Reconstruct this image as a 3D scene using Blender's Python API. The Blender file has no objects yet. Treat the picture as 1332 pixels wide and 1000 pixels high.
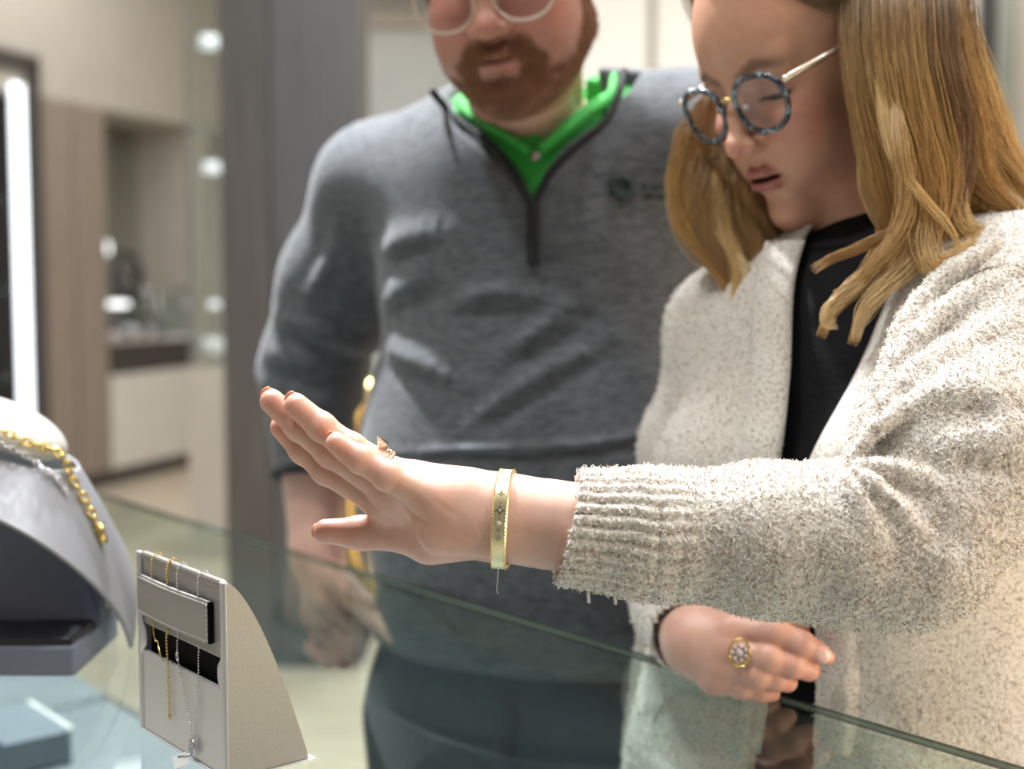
import bpy, bmesh, math, random
import numpy as np
from mathutils import Vector, Matrix, Euler
random.seed(7); rng=np.random.default_rng(7)
SC=bpy.context.scene; COL=SC.collection
FPX=1750.0; PITCH=math.atan(140/1750); CAM=np.array([0,0,1.33])
CF=np.array([0,math.cos(PITCH),-math.sin(PITCH)]); CU=np.array([0,math.sin(PITCH),math.cos(PITCH)]); CR=np.array([1.,0,0])
def P(px,py,d):
    """photograph point + distance along the view axis -> place in the room"""
    return CAM+d*(CF+(px-666)/FPX*CR+(500-py)/FPX*CU)
def PZ(px,py,z):
    r=CF+(px-666)/FPX*CR+(500-py)/FPX*CU
    return CAM+r*(z-CAM[2])/r[2]
# ---------------------------------------------------------------- camera, world, lights, exposure
cam=bpy.data.cameras.new('camera');cam_o=bpy.data.objects.new('camera',cam);COL.objects.link(cam_o);SC.camera=cam_o
cam_o.location=CAM;cam_o.rotation_euler=(math.pi/2-PITCH,0,0);cam.sensor_width=36;cam.lens=FPX/1332*36;cam.clip_start=.05
cam.dof.use_dof=True;cam.dof.focus_distance=.88;cam.dof.aperture_fstop=cam.lens/1000/.0125
wd=bpy.data.worlds.new('shop_world');SC.world=wd;wd.use_nodes=True
wd.node_tree.nodes['Background'].inputs[0].default_value=(1.0,.965,.93,1);wd.node_tree.nodes['Background'].inputs[1].default_value=.19
SC.view_settings.view_transform='Standard';SC.view_settings.look='None';SC.view_settings.gamma=1;SC.view_settings.use_curve_mapping=False
SC.view_settings.exposure=-0.1
def area(name,loc,target,w,h,energy,color,disk=False):
    l=bpy.data.lights.new(name,'AREA');l.energy=energy;l.color=color
    l.shape='DISK' if disk else 'RECTANGLE';l.size=w
    if not disk:l.size_y=h
    o=bpy.data.objects.new(name,l);COL.objects.link(o);o.location=loc
    o.rotation_euler=(Vector(loc)-Vector(target)).to_track_quat('Z','Y').to_euler();return o
COOL=(.93,.97,1.0);WARM=(1.0,.80,.58)
LAMPS=[((-.70,2.15,3.5),(-.25,1.5,1.2),150),((.60,2.05,3.5),(.5,1.1,1.2),38),((.12,1.15,3.5),(.1,.9,1.1),19),((1.15,.85,3.5),(.5,.95,1.1),19),((-.9,.8,3.5),(-.4,1.1,1.0),22)]
for i,(lo_,ta_,en_) in enumerate(LAMPS): area('ceiling_spot_light',lo_,ta_,.11,0,en_*1.25,COOL,True)
area('ceiling_panel_light',(0,5.5,3.5),(0,5.5,0),2.4,1.2,110,(1,.98,.95))
area('ceiling_panel_light',(-2.2,7.6,3.5),(-2.6,8.2,1),1.8,1.2,26,(1,.98,.95))
area('ceiling_panel_light',(2.6,7.6,3.5),(2.6,8,0),2.4,1.2,45,(1,.95,.9))
area('ceiling_panel_light',(0,0,3.5),(0,.3,0),2.2,1.2,16,(1,.96,.9))
area('warm_fill_light',(1.7,.35,1.05),(.45,1.0,1.0),.8,1.2,30,WARM)  # added warm fill from the right, no showcase stands there
# ---------------------------------------------------------------- signed distance modelling
A=lambda *v: np.array(v,dtype=np.float32)
def smin(a,b,k):
    h=np.clip(.5+.5*(b-a)/k,0,1); return b+(a-b)*h-k*h*(1-h)
def smax(a,b,k): return -smin(-a,-b,k)
def ell(p,c,r):
    q=(p-A(*c)); r=A(*r); k0=np.linalg.norm(q/r,axis=1); k1=np.linalg.norm(q/(r*r),axis=1)+1e-9
    return k0*(k0-1)/k1
def sph(p,c,r): return np.linalg.norm(p-A(*c),axis=1)-r
def cone(p,a,b,r1,r2):
    a=A(*a);b=A(*b);ab=b-a;t=np.clip(((p-a)@ab)/max(float(ab@ab),1e-9),0,1)
    return np.linalg.norm(p-a-t[:,None]*ab,axis=1)-(r1+(r2-r1)*t)
def chain(p,pts,k=.006):
    d=None
    for (a,ra),(b,rb) in zip(pts[:-1],pts[1:]):
        c=cone(p,a,b,ra,rb); d=c if d is None else smin(d,c,k)
    return d
def surface(f,lo,hi,h,relax=2):
    lo=np.array(lo,float);hi=np.array(hi,float);S=4
    nb=np.ceil((hi-lo)/(h*S)).astype(int)+1; n=nb*S
    bi=np.stack(np.meshgrid(*[np.arange(k) for k in nb],indexing='ij'),-1).reshape(-1,3)
    def ev(P_):
        out=np.empty(len(P_),np.float32)
        for i in range(0,len(P_),400000): out[i:i+400000]=f(P_[i:i+400000].astype(np.float32))
        return out
    fc=ev(lo+(bi*S+(S-1)/2)*h)
    G=np.repeat(np.repeat(np.repeat(fc.reshape(nb),S,0),S,1),S,2).astype(np.float32)
    mk=bi[np.abs(fc)<3.46*h*1.7+2*h]
    off=np.stack(np.meshgrid(*[np.arange(S)]*3,indexing='ij'),-1).reshape(-1,3)
    idx=(mk[:,None,:]*S+off[None]).reshape(-1,3)
    G[idx[:,0],idx[:,1],idx[:,2]]=ev(lo+idx*h)
    # never leave it open at the border
    for ax in range(3):
        sl=[slice(None)]*3; sl[ax]=0; G[tuple(sl)]=np.maximum(G[tuple(sl)],h*.5); sl[ax]=-1; G[tuple(sl)]=np.maximum(G[tuple(sl)],h*.5)
    s=G<0
    c=[s[i:n[0]-1+i,j:n[1]-1+j,k:n[2]-1+k] for i in(0,1) for j in(0,1) for k in(0,1)]
    anyv=c[0].copy();allv=c[0].copy()
    for q in c[1:]: anyv|=q; allv&=q
    act=np.argwhere(anyv&~allv)
    cid=-np.ones(np.array(n)-1,np.int64); cid[act[:,0],act[:,1],act[:,2]]=np.arange(len(act))
    acc=np.zeros((len(act),3));cnt=np.zeros(len(act))
    cor=[(i,j,k) for i in(0,1) for j in(0,1) for k in(0,1)]
    val={q:G[act[:,0]+q[0],act[:,1]+q[1],act[:,2]+q[2]] for q in cor}
    for a in cor:
        for ax in range(3):
            if a[ax]: continue
            b=list(a);b[ax]=1;b=tuple(b)
            va,vb=val[a],val[b];m=(va<0)!=(vb<0)
            t=np.where(m,va/np.where(m,va-vb,1),0)
            pt=np.tile(np.array(a,float),(len(act),1));pt[:,ax]=t
            acc[m]+=pt[m];cnt[m]+=1
    V=lo+(act+acc/cnt[:,None])*h
    Q=[]
    for ax in range(3):
        sa=[slice(0,n[0]),slice(0,n[1]),slice(0,n[2])]
        s0=[slice(None)]*3;s1=[slice(None)]*3;s0[ax]=slice(0,n[ax]-1);s1[ax]=slice(1,n[ax])
        d=s[tuple(s0)]!=s[tuple(s1)]
        e=np.argwhere(d)
        o=[x for x in range(3) if x!=ax]
        e=e[(e[:,o[0]]>0)&(e[:,o[1]]>0)&(e[:,o[0]]<n[o[0]]-1)&(e[:,o[1]]<n[o[1]]-1)]
        inside=s[e[:,0],e[:,1],e[:,2]]
        def g(da,db):
            q=e.copy();q[:,o[0]]-=da;q[:,o[1]]-=db;return cid[q[:,0],q[:,1],q[:,2]]
        q=np.stack([g(0,0),g(1,0),g(1,1),g(0,1)],1)
        flip=inside if ax!=1 else ~inside
        q[~flip]=q[~flip][:,::-1]
        Q.append(q)
    Q=np.concatenate(Q);Q=Q[(Q>=0).all(1)]
    # relax onto the true surface
    for _ in range(relax):
        e=h*.4
        f0=ev(V);g=np.stack([ev(V+np.eye(3)[i]*e)-ev(V-np.eye(3)[i]*e) for i in range(3)],1)/(2*e)
        gl=(g*g).sum(1)+1e-6
        V=V-np.clip(f0/gl,-h,h)[:,None]*g
    return V,Q
def mesh(name,V,Q,mat=None,parent=None,smooth=True,colors=None):
    me=bpy.data.meshes.new(name); V=np.asarray(V,np.float32)
    if isinstance(Q,np.ndarray):
        me.vertices.add(len(V)); me.vertices.foreach_set('co',V.ravel())
        k=Q.shape[1]
        me.loops.add(Q.size); me.loops.foreach_set('vertex_index',Q.astype(np.int32).ravel())
        me.polygons.add(len(Q)); me.polygons.foreach_set('loop_start',np.arange(0,Q.size,k,dtype=np.int32))
        me.polygons.foreach_set('loop_total',np.full(len(Q),k,np.int32)) if False else None
        me.update(calc_edges=True); me.validate()
    else:
        me.from_pydata([tuple(map(float,v)) for v in V],[],[tuple(map(int,q)) for q in Q]); me.update()
    if smooth: me.polygons.foreach_set('use_smooth',np.ones(len(me.polygons),bool))
    if colors is not None:
        ca=me.color_attributes.new('tint','FLOAT_COLOR','POINT')
        ca.data.foreach_set('color',np.concatenate([colors,np.ones((len(colors),1))],1).astype(np.float32).ravel())
    if mat: me.materials.append(mat)
    o=bpy.data.objects.new(name,me); COL.objects.link(o)
    if parent is not None: o.parent=parent
    return o
def tag(o,label=None,cat=None,group=None,kind=None):
    if label:o['label']=label
    if cat:o['category']=cat
    if group:o['group']=group
    if kind:o['kind']=kind
    return o
def empty(name,loc,label,cat,group=None,rz=0):
    o=bpy.data.objects.new(name,None);COL.objects.link(o);o.location=Vector(loc);o.rotation_euler=(0,0,rz)
    o.empty_display_size=.05
    return tag(o,label,cat,group)
# ---------------------------------------------------------------- materials
def mat(name,color=(.5,.5,.5),rough=.5,metal=0,**kw):
    m=bpy.data.materials.new(name);m.use_nodes=True;b=m.node_tree.nodes['Principled BSDF']
    b.inputs['Base Color'].default_value=(*color,1);b.inputs['Roughness'].default_value=rough;b.inputs['Metallic'].default_value=metal
    for k,v in kw.items():
        k={'sss':'Subsurface Weight','sheen':'Sheen Weight','emit':'Emission Strength','ec':'Emission Color','coat':'Coat Weight','trans':'Transmission Weight','ior':'IOR','spec':'Specular IOR Level','scale':'Subsurface Scale','sheenr':'Sheen Roughness'}[k]
        b.inputs[k].default_value=(*v,1) if isinstance(v,tuple) else v
    return m
def N(m,t,**kw):
    n=m.node_tree.nodes.new(t)
    for k,v in kw.items():
        if k in n.inputs.keys(): n.inputs[k].default_value=v
        else: setattr(n,k,v)
    return n
def L(m,a,ao,b,bi): m.node_tree.links.new(a.outputs[ao],b.inputs[bi])
def bsdf(m): return m.node_tree.nodes['Principled BSDF']
def noise_color(m,c1,c2,scale=20,detail=4,p1=.35,p2=.65,stretch=None,rough=.6,coord='Object'):
    tc=N(m,'ShaderNodeTexCoord');mp=N(m,'ShaderNodeMapping');L(m,tc,coord,mp,'Vector')
    if stretch: mp.inputs['Scale'].default_value=stretch
    n=N(m,'ShaderNodeTexNoise',Scale=scale,Detail=detail,Roughness=rough);L(m,mp,'Vector',n,'Vector')
    r=N(m,'ShaderNodeValToRGB');r.color_ramp.elements[0].position=p1;r.color_ramp.elements[1].position=p2
    r.color_ramp.elements[0].color=(*c1,1);r.color_ramp.elements[1].color=(*c2,1)
    L(m,n,'Fac',r,'Fac');L(m,r,'Color',bsdf(m),'Base Color');return mp,n,r
def bump(m,scale=200,dist=.001,strength=.5,detail=3,vec=None):
    n=N(m,'ShaderNodeTexNoise',Scale=scale,Detail=detail)
    if vec: L(m,vec,'Vector',n,'Vector')
    else:
        tc=N(m,'ShaderNodeTexCoord');L(m,tc,'Object',n,'Vector')
    b=N(m,'ShaderNodeBump',Strength=strength,Distance=dist);L(m,n,'Fac',b,'Height');L(m,b,'Normal',bsdf(m),'Normal');return b
# ---------------------------------------------------------------- box helpers
def boxv(x0,x1,y0,y1,z0,z1,bev=0,seg=2):
    bm=bmesh.new();bmesh.ops.create_cube(bm,size=1)
    for v in bm.verts: v.co=Vector(((x0+x1)/2+v.co.x*(x1-x0),(y0+y1)/2+v.co.y*(y1-y0),(z0+z1)/2+v.co.z*(z1-z0)))
    if bev: bmesh.ops.bevel(bm,geom=bm.edges[:],offset=bev,segments=seg,affect='EDGES',profile=.5)
    return bm
def obm(name,bm,m,parent=None,smooth=False,M=None):
    bmesh.ops.recalc_face_normals(bm,faces=bm.faces[:])
    me=bpy.data.meshes.new(name);bm.to_mesh(me);bm.free()
    if smooth: me.polygons.foreach_set('use_smooth',np.ones(len(me.polygons),bool))
    if m: me.materials.append(m)
    o=bpy.data.objects.new(name,me);COL.objects.link(o)
    if parent is not None:o.parent=parent
    if M is not None:o.matrix_basis=M
    return o
def box(name,m,parent,x0,x1,y0,y1,z0,z1,bev=0,M=None): return obm(name,boxv(x0,x1,y0,y1,z0,z1,bev),m,parent,False,M)
def tube(pts,r,n=8,closed=False,rs=None):
    """swept round tube -> V,Q"""
    pts=np.array(pts,float);m=len(pts);T=np.gradient(pts,axis=0) if not closed else np.roll(pts,-1,0)-np.roll(pts,1,0)
    T/=np.linalg.norm(T,axis=1)[:,None]+1e-12
    up=np.array([0,0,1.]) if abs(T[0][2])<.9 else np.array([0,1.,0]);V=[]
    a=np.cross(T[0],up);a/=np.linalg.norm(a)
    for i in range(m):
        a=a-T[i]*(a@T[i]);a/=np.linalg.norm(a)+1e-12;b=np.cross(T[i],a);ri=r if rs is None else rs[i]
        for k in range(n):
            t=2*math.pi*k/n;V.append(pts[i]+ri*(math.cos(t)*a+math.sin(t)*b))
    Q=[]
    for i in range(m if closed else m-1):
        j=(i+1)%m
        for k in range(n):Q.append((i*n+k,i*n+(k+1)%n,j*n+(k+1)%n,j*n+k))
    if not closed: Q+= [tuple(range(n))[::-1],tuple(range((m-1)*n,m*n))]
    return V,Q
def smoothpts(pts,n=24):
    """Catmull-Rom through control points"""
    p=np.array(pts,float);p=np.vstack([2*p[0]-p[1],p,2*p[-1]-p[-2]]);out=[]
    seg=len(p)-3
    for u in np.linspace(0,seg-1e-6,n):
        i=int(u);t=u-i;a,b,c,d=p[i:i+4]
        out.append(.5*((2*b)+(-a+c)*t+(2*a-5*b+4*c-d)*t*t+(-a+3*b-3*c+d)*t**3))
    return np.array(out)
def merge(parts):
    V=[];Q=[]
    for v,q in parts:
        o=len(V);V+=list(v);Q+=[tuple(i+o for i in f) for f in q]
    return V,Q
def octo(c,r,n=6,m=4):
    V=[];Q=[]
    for i in range(1,m):
        for k in range(n):
            th=math.pi*i/m;ph=2*math.pi*k/n;V.append(np.array(c)+r*np.array([math.sin(th)*math.cos(ph),math.sin(th)*math.sin(ph),math.cos(th)]))
    for i in range(m-2):
        for k in range(n):Q.append((i*n+k,i*n+n+k,i*n+n+(k+1)%n,i*n+(k+1)%n))
    V+=[np.array(c)+np.array([0,0,r]),np.array(c)-np.array([0,0,r])];t=len(V)-2;b=t+1
    for k in range(n):Q.append((t,k,(k+1)%n));Q.append((b,(m-2)*n+(k+1)%n,(m-2)*n+k))
    return V,Q
def emis(name,col,s):
    m=mat(name,col,.5,ec=col,emit=s);return m
# ---------------------------------------------------------------- setting
m_floor=mat('pale_oak_floor',(.55,.40,.26),.35);noise_color(m_floor,(.53,.44,.34),(.69,.60,.48),3,6,stretch=(1,9,1))
m_cream=mat('cream_paint',(.56,.51,.43),.8);noise_color(m_cream,(.50,.47,.42),(.54,.51,.455),6)
m_cream2=mat('pale_paint',(.74,.70,.63),.8);noise_color(m_cream2,(.70,.68,.64),(.74,.72,.68),5)
m_taupe=mat('taupe_wood_veneer',(.3,.25,.21),.5);noise_color(m_taupe,(.26,.215,.18),(.34,.285,.24),8,5,stretch=(8,8,.3))
m_dark=mat('dark_grey_wood_veneer',(.1,.1,.1),.45);noise_color(m_dark,(.045,.040,.037),(.085,.077,.072),7,6,stretch=(10,10,.25))
m_dark2=mat('mid_grey_wood_veneer',(.15,.14,.14),.45);noise_color(m_dark2,(.050,.050,.052),(.085,.085,.088),7,6,stretch=(12,12,.25))
m_plinth=mat('dark_plinth',(.06,.055,.05),.6);bump(m_plinth,60,.001,.2)
m_black=mat('black_lacquer',(.015,.016,.02),.3);bump(m_black,80,.0005,.1)
m_navy=mat('dark_case_lining',(.05,.06,.08),.5);noise_color(m_navy,(.04,.05,.07),(.07,.08,.11),5)
m_niche=mat('grey_green_niche_panel',(.2,.2,.17),.35);noise_color(m_niche,(.15,.15,.13),(.30,.30,.26),1.2,2,stretch=(3,3,.2))
m_ceil=mat('ceiling_paint',(.8,.79,.76),.9);bump(m_ceil,50,.001,.1)
m_led=emis('led_strip_light',(.86,.92,1.0),2.6)
m_lamp=emis('lamp_glow',(.95,.98,1.0),2.2)
m_chrome=mat('brushed_steel',(.6,.6,.62),.25,1);bump(m_chrome,300,.0002,.15)
m_white=mat('white_gloss',(.75,.76,.78),.25);bump(m_white,60,.0005,.1)
def thinglass(name,tint,ior=1.5,rough=0.0,dark=0.0):
    m=bpy.data.materials.new(name);m.use_nodes=True;nt=m.node_tree;nt.nodes.clear()
    o=N(m,'ShaderNodeOutputMaterial');t=N(m,'ShaderNodeBsdfTransparent');t.inputs[0].default_value=(*tint,1)
    g=N(m,'ShaderNodeBsdfGlossy');g.inputs['Roughness'].default_value=rough;g.inputs[0].default_value=(.9,1,.96,1)
    fr=N(m,'ShaderNodeFresnel',IOR=ior);no=N(m,'ShaderNodeTexNoise',Scale=30.0);rp=N(m,'ShaderNodeMapRange');rp.inputs[3].default_value=max(rough-.003,0);rp.inputs[4].default_value=rough+.012
    L(m,no,'Fac',rp,'Value');L(m,rp,'Result',g,'Roughness')
    mx=N(m,'ShaderNodeMixShader');geo=N(m,'ShaderNodeNewGeometry');mt=N(m,'ShaderNodeMath',operation='SUBTRACT');mt.inputs[0].default_value=1;L(m,geo,'Backfacing',mt,1);mm=N(m,'ShaderNodeMath',operation='MULTIPLY');L(m,fr,'Fac',mm,0);L(m,mt,'Value',mm,1);L(m,mm,'Value',mx,'Fac');nt.links.new(t.outputs[0],mx.inputs[1]);nt.links.new(g.outputs[0],mx.inputs[2]);nt.links.new(mx.outputs[0],o.inputs[0]);return m
m_glass=thinglass('counter_glass',(.945,.98,.965),1.34)
m_glassedge=mat('green_glass_edge',(.05,.13,.10),.08,coat=1.0);noise_color(m_glassedge,(.008,.022,.018),(.03,.07,.055),4,2)
m_glass2=thinglass('showcase_glass',(.93,.97,.96))
floor=box('floor',m_floor,None,-6,6,-1.5,11.2,-.05,0);tag(floor,kind='structure')
ceiling=box('ceiling',m_ceil,None,-6,6,-1.5,11.2,3.6,3.7);tag(ceiling,kind='structure')
wb=box('wall_back',m_cream2,None,-6,6,10.4,10.55,0,3.6);tag(wb,kind='structure')
wr=box('wall_right',m_cream2,None,5.2,5.35,-1.5,10.4,0,3.6);tag(wr,kind='structure')
# left wall runs away to the right; local x along the wall, +y behind it
WD=Vector((.342,1,0)).normalized();W0=Vector((-2.64-.342*2.3,6.0,0))
ML=Matrix(((WD.x,-WD.y,0,W0.x),(WD.y,WD.x,0,W0.y),(0,0,1,0),(0,0,0,1)))
wl=box('wall_left',m_cream,None,-5.5,4.2,.55,.7,0,3.1,M=ML);tag(wl,kind='structure')
box('soffit',m_cream,wl,-5.5,4.2,0,.55,2.38,3.6)
def wx(px):   # distance along the left wall seen at this column of the photograph
    a=(px-666)/FPX; # X=a*Y ; X=W0.x+.342*(Y-6)
    Y=(W0.x-.342*6)/(a-.342); return (Y-6)*math.sqrt(1+.342**2)
for a,b in((56,101),(101,143)):
    box('wall_panel',m_taupe,wl,wx(a)+.008,wx(b)-.008,.0,.55,.10,2.38,.004)
box('baseboard_left',m_plinth,wl,wx(56),wx(262),.02,.5,0,.10);bpy.data.objects['baseboard_left']['kind']='structure'
box('wall_panel',m_cream2,wl,wx(143),wx(262),.0,.5,.10,.70,.004)
box('wall_panel',m_cream,wl,wx(259),wx(275),.0,.55,.70,2.38,.004)
box('niche_back',m_niche,wl,wx(143),wx(260),.48,.52,.70,2.38)
# showcase with a light strip, far left
t=empty('display_cabinet',tuple(ML@Vector((wx(10),0,0))),'tall dark wall showcase with a bright vertical light strip','cabinet')
t.matrix_basis=ML
a=wx(-60);b=wx(55)
box('back_panel',m_navy,t,a,b,.40,.44,.1,2.5);box('side_frame',m_plinth,t,b-.09,b,-.04,.44,0,2.56,.004);box('top_frame',m_plinth,t,a,b,-.04,.44,2.5,2.6,.004)
box('base',m_plinth,t,a,b,-.04,.44,0,.35,.004)
for z in (.75,1.25,1.75): box('shelf',m_glass2,t,a,b-.12,.05,.4,z,z+.012)
l=box('light_strip',m_led,t,b-.235,b-.135,-.03,-.005,.45,2.42,.01)
for k,(z,x,s) in enumerate([(1.762,b-.34,.10),(1.262,b-.36,.12),(.762,b-.34,.14),(1.262,b-.62,.12)]):
    bm=bmesh.new();bmesh.ops.create_cone(bm,cap_ends=True,segments=20,radius1=s*.75,radius2=s*.25,depth=s*1.6)
    for v in bm.verts:v.co=Vector((x+v.co.x,.2+v.co.y*.7,z+s*.8+v.co.z))
    bmesh.ops.bevel(bm,geom=bm.edges[:],offset=.006,segments=2,affect='EDGES')
    o=obm('necklace_bust',bm,m_white,None,True,ML);tag(o,['pale necklace bust on the upper shelf of the dark wall showcase','pale necklace bust on the middle shelf beside the light strip','pale necklace bust on the lowest shelf of the dark showcase','pale necklace bust on the middle shelf away from the strip'][k],'necklace bust','necklace busts in the dark wall showcase')
# jewellery counter in the niche
t=empty('niche_counter',(0,0,0),'low jewellery counter with dark drawer front in the grey wall niche','counter');t.matrix_basis=ML
box('counter_top',m_white,t,wx(148),wx(256),.0,.46,.90,.93,.004);box('drawer_front',m_plinth,t,wx(150),wx(254),.03,.06,.71,.90,.004)
def wallthing(name,label,cat,bm,m,smooth=True,group=None): return tag(obm(name,bm,m,None,smooth,ML),label,cat,group)
def shift(bm,x,y,z):
    for v in bm.verts:v.co+=Vector((x,y,z))
    return bm
bm=bmesh.new();bmesh.ops.create_uvsphere(bm,u_segments=24,v_segments=16,radius=.075);shift(bm,wx(168),.22,1.52)
g=empty('globe_lamp',(0,0,0),'small round glowing globe lamp above the dark mirror in the niche','lamp');g.matrix_basis=ML
obm('globe',bm,m_lamp,g,True);V,Q=tube([(wx(168),.22,.93),(wx(168),.22,1.46)],.009);mesh('stem',V,Q,m_black,g);box('foot',m_black,g,wx(168)-.06,wx(168)+.06,.16,.28,.93,.945,.004)
g=empty('vanity_mirror',(0,0,0),'dark framed round table mirror standing in the wall niche','mirror');g.matrix_basis=ML
th=np.linspace(0,2*math.pi,33)[:-1];cx=wx(192)
V,Q=tube([(cx+.15*math.cos(u),.15,1.33+.15*math.sin(u)) for u in th],.022,8,True);mesh('frame',V,Q,m_black,g)
V,Q=tube([(cx+.075*math.cos(u),.13,1.30+.075*math.sin(u)) for u in th],.012,8,True);mesh('inner_ring',V,Q,m_black,g)
V,Q=tube([(cx,.15,.93),(cx,.15,1.18)],.02);mesh('stand',V,Q,m_black,g)
bm=bmesh.new();bmesh.ops.create_cone(bm,cap_ends=True,segments=32,radius1=.125,radius2=.125,depth=.03)
for v in bm.verts:v.co=Vector((wx(160)+v.co.x*1.0,.10+v.co.y,1.155+v.co.z))
g=empty('lit_tray',(0,0,0),'bright white lit round tray on a short black stand','tray');g.matrix_basis=ML
obm('tray_top',bm,m_lamp,g,True);V,Q=tube([(wx(160),.1,.93),(wx(160),.1,1.14)],.03);mesh('stem',V,Q,m_black,g)
g=empty('glass_box',(0,0,0),'clear glass display box with steel edges at the right of the niche','display box');g.matrix_basis=ML
x0,x1=wx(214),wx(250);box('glass',m_glass2,g,x0,x1,.05,.35,.94,1.24)
for i,(xa,ya) in enumerate([(x0,.05),(x1,.05),(x0,.35),(x1,.35)]):
    V,Q=tube([(xa,ya,.93),(xa,ya,1.24)],.012,6);mesh('edge_post',V,Q,m_chrome,g)
V,Q=tube([(x0,.05,1.24),(x1,.05,1.24),(x1,.35,1.24),(x0,.35,1.24)],.012,6,True);mesh('rim',V,Q,m_chrome,g)
for k in range(9):
    x=wx(147+k*7.4);s=.016+.006*((k*37)%5)/5
    bm=boxv(x-s,x+s,-.045,.03,.93,.93+.05+.05*((k*53)%7)/7,.008)
    wallthing('ring_box',['small white ring box at the front of the niche counter','small steel coloured ring box at the front of the niche counter','small dark ring box at the front of the niche counter'][k%3],'ring box',bm,[m_white,m_chrome,m_navy][k%3],True,['white ring boxes on the niche counter','steel ring boxes on the niche counter','dark ring boxes on the niche counter'][k%3])
# glass tower with spot lamps right of the niche
t=empty('glass_tower',(0,0,0),'narrow glass tower showcase with small bright lamps beside the dark pillar','showcase')
def at(px,py,Y): return ((px-666)/FPX*Y,Y,0)
TX=at(277,0,6.3)[0];TY=6.4
box('tower_glass',m_glass2,t,TX-.10,TX+.10,TY-.1,TY+.1,.9,2.75)
for dx in(-.1,.1): box('corner_post',m_chrome,t,TX+dx-.008,TX+dx+.008,TY-.108,TY-.092,.9,2.75)
box('base_cabinet',m_cream,t,TX-.12,TX+.10,TY-.12,TY+.12,0,.9,.004)
for z,s in((2.42,.05),(1.84,.045),(1.0,.075),(1.2,.03)):
    bm=bmesh.new();bmesh.ops.create_cone(bm,cap_ends=True,segments=20,radius1=s,radius2=s*.8,depth=s*1.1);shift(bm,TX-.01,TY-.02,z);obm('lamp_puck',bm,emis('puck_glow',(.9,.94,1),.55) if z!=1.0 else m_white,t,True)
for z in(1.1,1.55,2.0,2.4): box('shelf',m_glass2,t,TX-.095,TX+.095,TY-.095,TY+.095,z,z+.008)
# pillar
p0=at(290,0,4.5)[0];p1=at(355,0,4.5)[0];p2=at(467,0,4.5)[0]
pl=box('pillar',m_dark,None,p0+.01,p2-.01,4.52,5.0,0,3.6);tag(pl,kind='structure')
box('pillar_panel',m_dark,pl,p0,p1-.004,4.5,4.53,0,3.1,.003);box('pillar_panel',m_dark2,pl,p1+.004,p2,4.5,4.53,0,3.1,.003)
# pale display fittings behind the man
t=empty('wall_showcase',(0,0,0),'pale backlit wall showcase behind the man\'s shoulder','showcase')
m_pale=mat('pale_blue_panel',(.62,.68,.70),.4);noise_color(m_pale,(.60,.66,.68),(.68,.73,.75),2)
box('case_body',m_pale,t,at(455,0,9.8)[0],at(640,0,9.8)[0],9.8,10.3,.0,3.1,.01)
box('divider',m_cream,t,at(508,0,9.7)[0],at(522,0,9.7)[0],9.7,9.8,.9,2.3,.004);box('header',m_cream,t,at(455,0,9.75)[0],at(640,0,9.75)[0],9.7,9.8,3.1,3.2,.004)
t=empty('storefront_window',(0,0,0),'bright pale window with cream frame far behind the couple','window')
m_bright=emis('bright_window_pane',(.95,.92,.86),.62)
X0,X1=at(730,0,10.3)[0],at(960,0,10.3)[0]
box('pane',m_bright,t,X0+.1,X1-.1,10.32,10.36,1.9,3.5);box('frame_bottom',m_cream2,t,X0,X1,10.28,10.38,1.82,1.9,.004);box('frame_side',m_cream2,t,X0,X0+.1,10.28,10.38,1.82,3.55,.004)
box('muntin',m_cream2,t,(X0+X1)/2-.03,(X0+X1)/2+.03,10.28,10.34,1.9,3.5,.004)
# right rear: tall fittings
t=empty('tall_shelving',(0,0,0),'tall grey and green shelving at the far right behind the hair','shelving')
m_gg=mat('grey_green_panel',(.30,.34,.31),.5);noise_color(m_gg,(.26,.30,.27),(.36,.40,.37),3)
for k,(a,b,m) in enumerate([(1236,1262,m_cream2),(1264,1285,m_dark2),(1287,1308,m_gg),(1310,1420,m_cream)]):
    box('panel',m,t,at(a,0,7.5)[0],at(b,0,7.5)[0],7.5,7.9,0,3.4 if k<3 else 3.5,.004)
# brass chair behind the counter
m_brass=mat('brass_frame',(.62,.44,.16),.3,1);bump(m_brass,200,.0003,.1)
t=empty('brass_chair',tuple(P(462,900,2.3)*np.array([1,1,0])),'brass framed chair with curved back tube behind the man','chair')
B=np.array(t.location)
def loc(pts): return [np.array(q)-B for q in pts]
c0=P(510,760,2.3);c1x=P(535,900,2.3)[0];V,Q=tube(smoothpts(loc([(c1x,2.3,.02),(c1x,2.3,.5),P(498,800,2.3),P(462,735,2.3),P(453,680,2.3),P(453,630,2.3),P(455,570,2.3),P(466,525,2.3),P(492,497,2.32),P(540,490,2.36),P(640,490,2.5),P(665,520,2.55),(P(670,640,2.6)[0],2.6,.6),(P(670,640,2.6)[0],2.6,.02)]),60),.013,10);mesh('back_tube',V,Q,m_brass,t)
sx=c0[0];m_seat=mat('grey_velvet_seat',(.05,.05,.055),.9,sheen=.1);bump(m_seat,300,.0005,.3)
box('seat',m_seat,t,sx+.05-B[0],sx+.42-B[0],.02,.46,.56,.62,.02)
for dx,dy in((.07,.44),(.40,.44)): V,Q=tube(loc([(sx+dx,2.3+dy,.01),(sx+dx,2.3+dy,.57)]),.012,8);mesh('leg',V,Q,m_brass,t)
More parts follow.
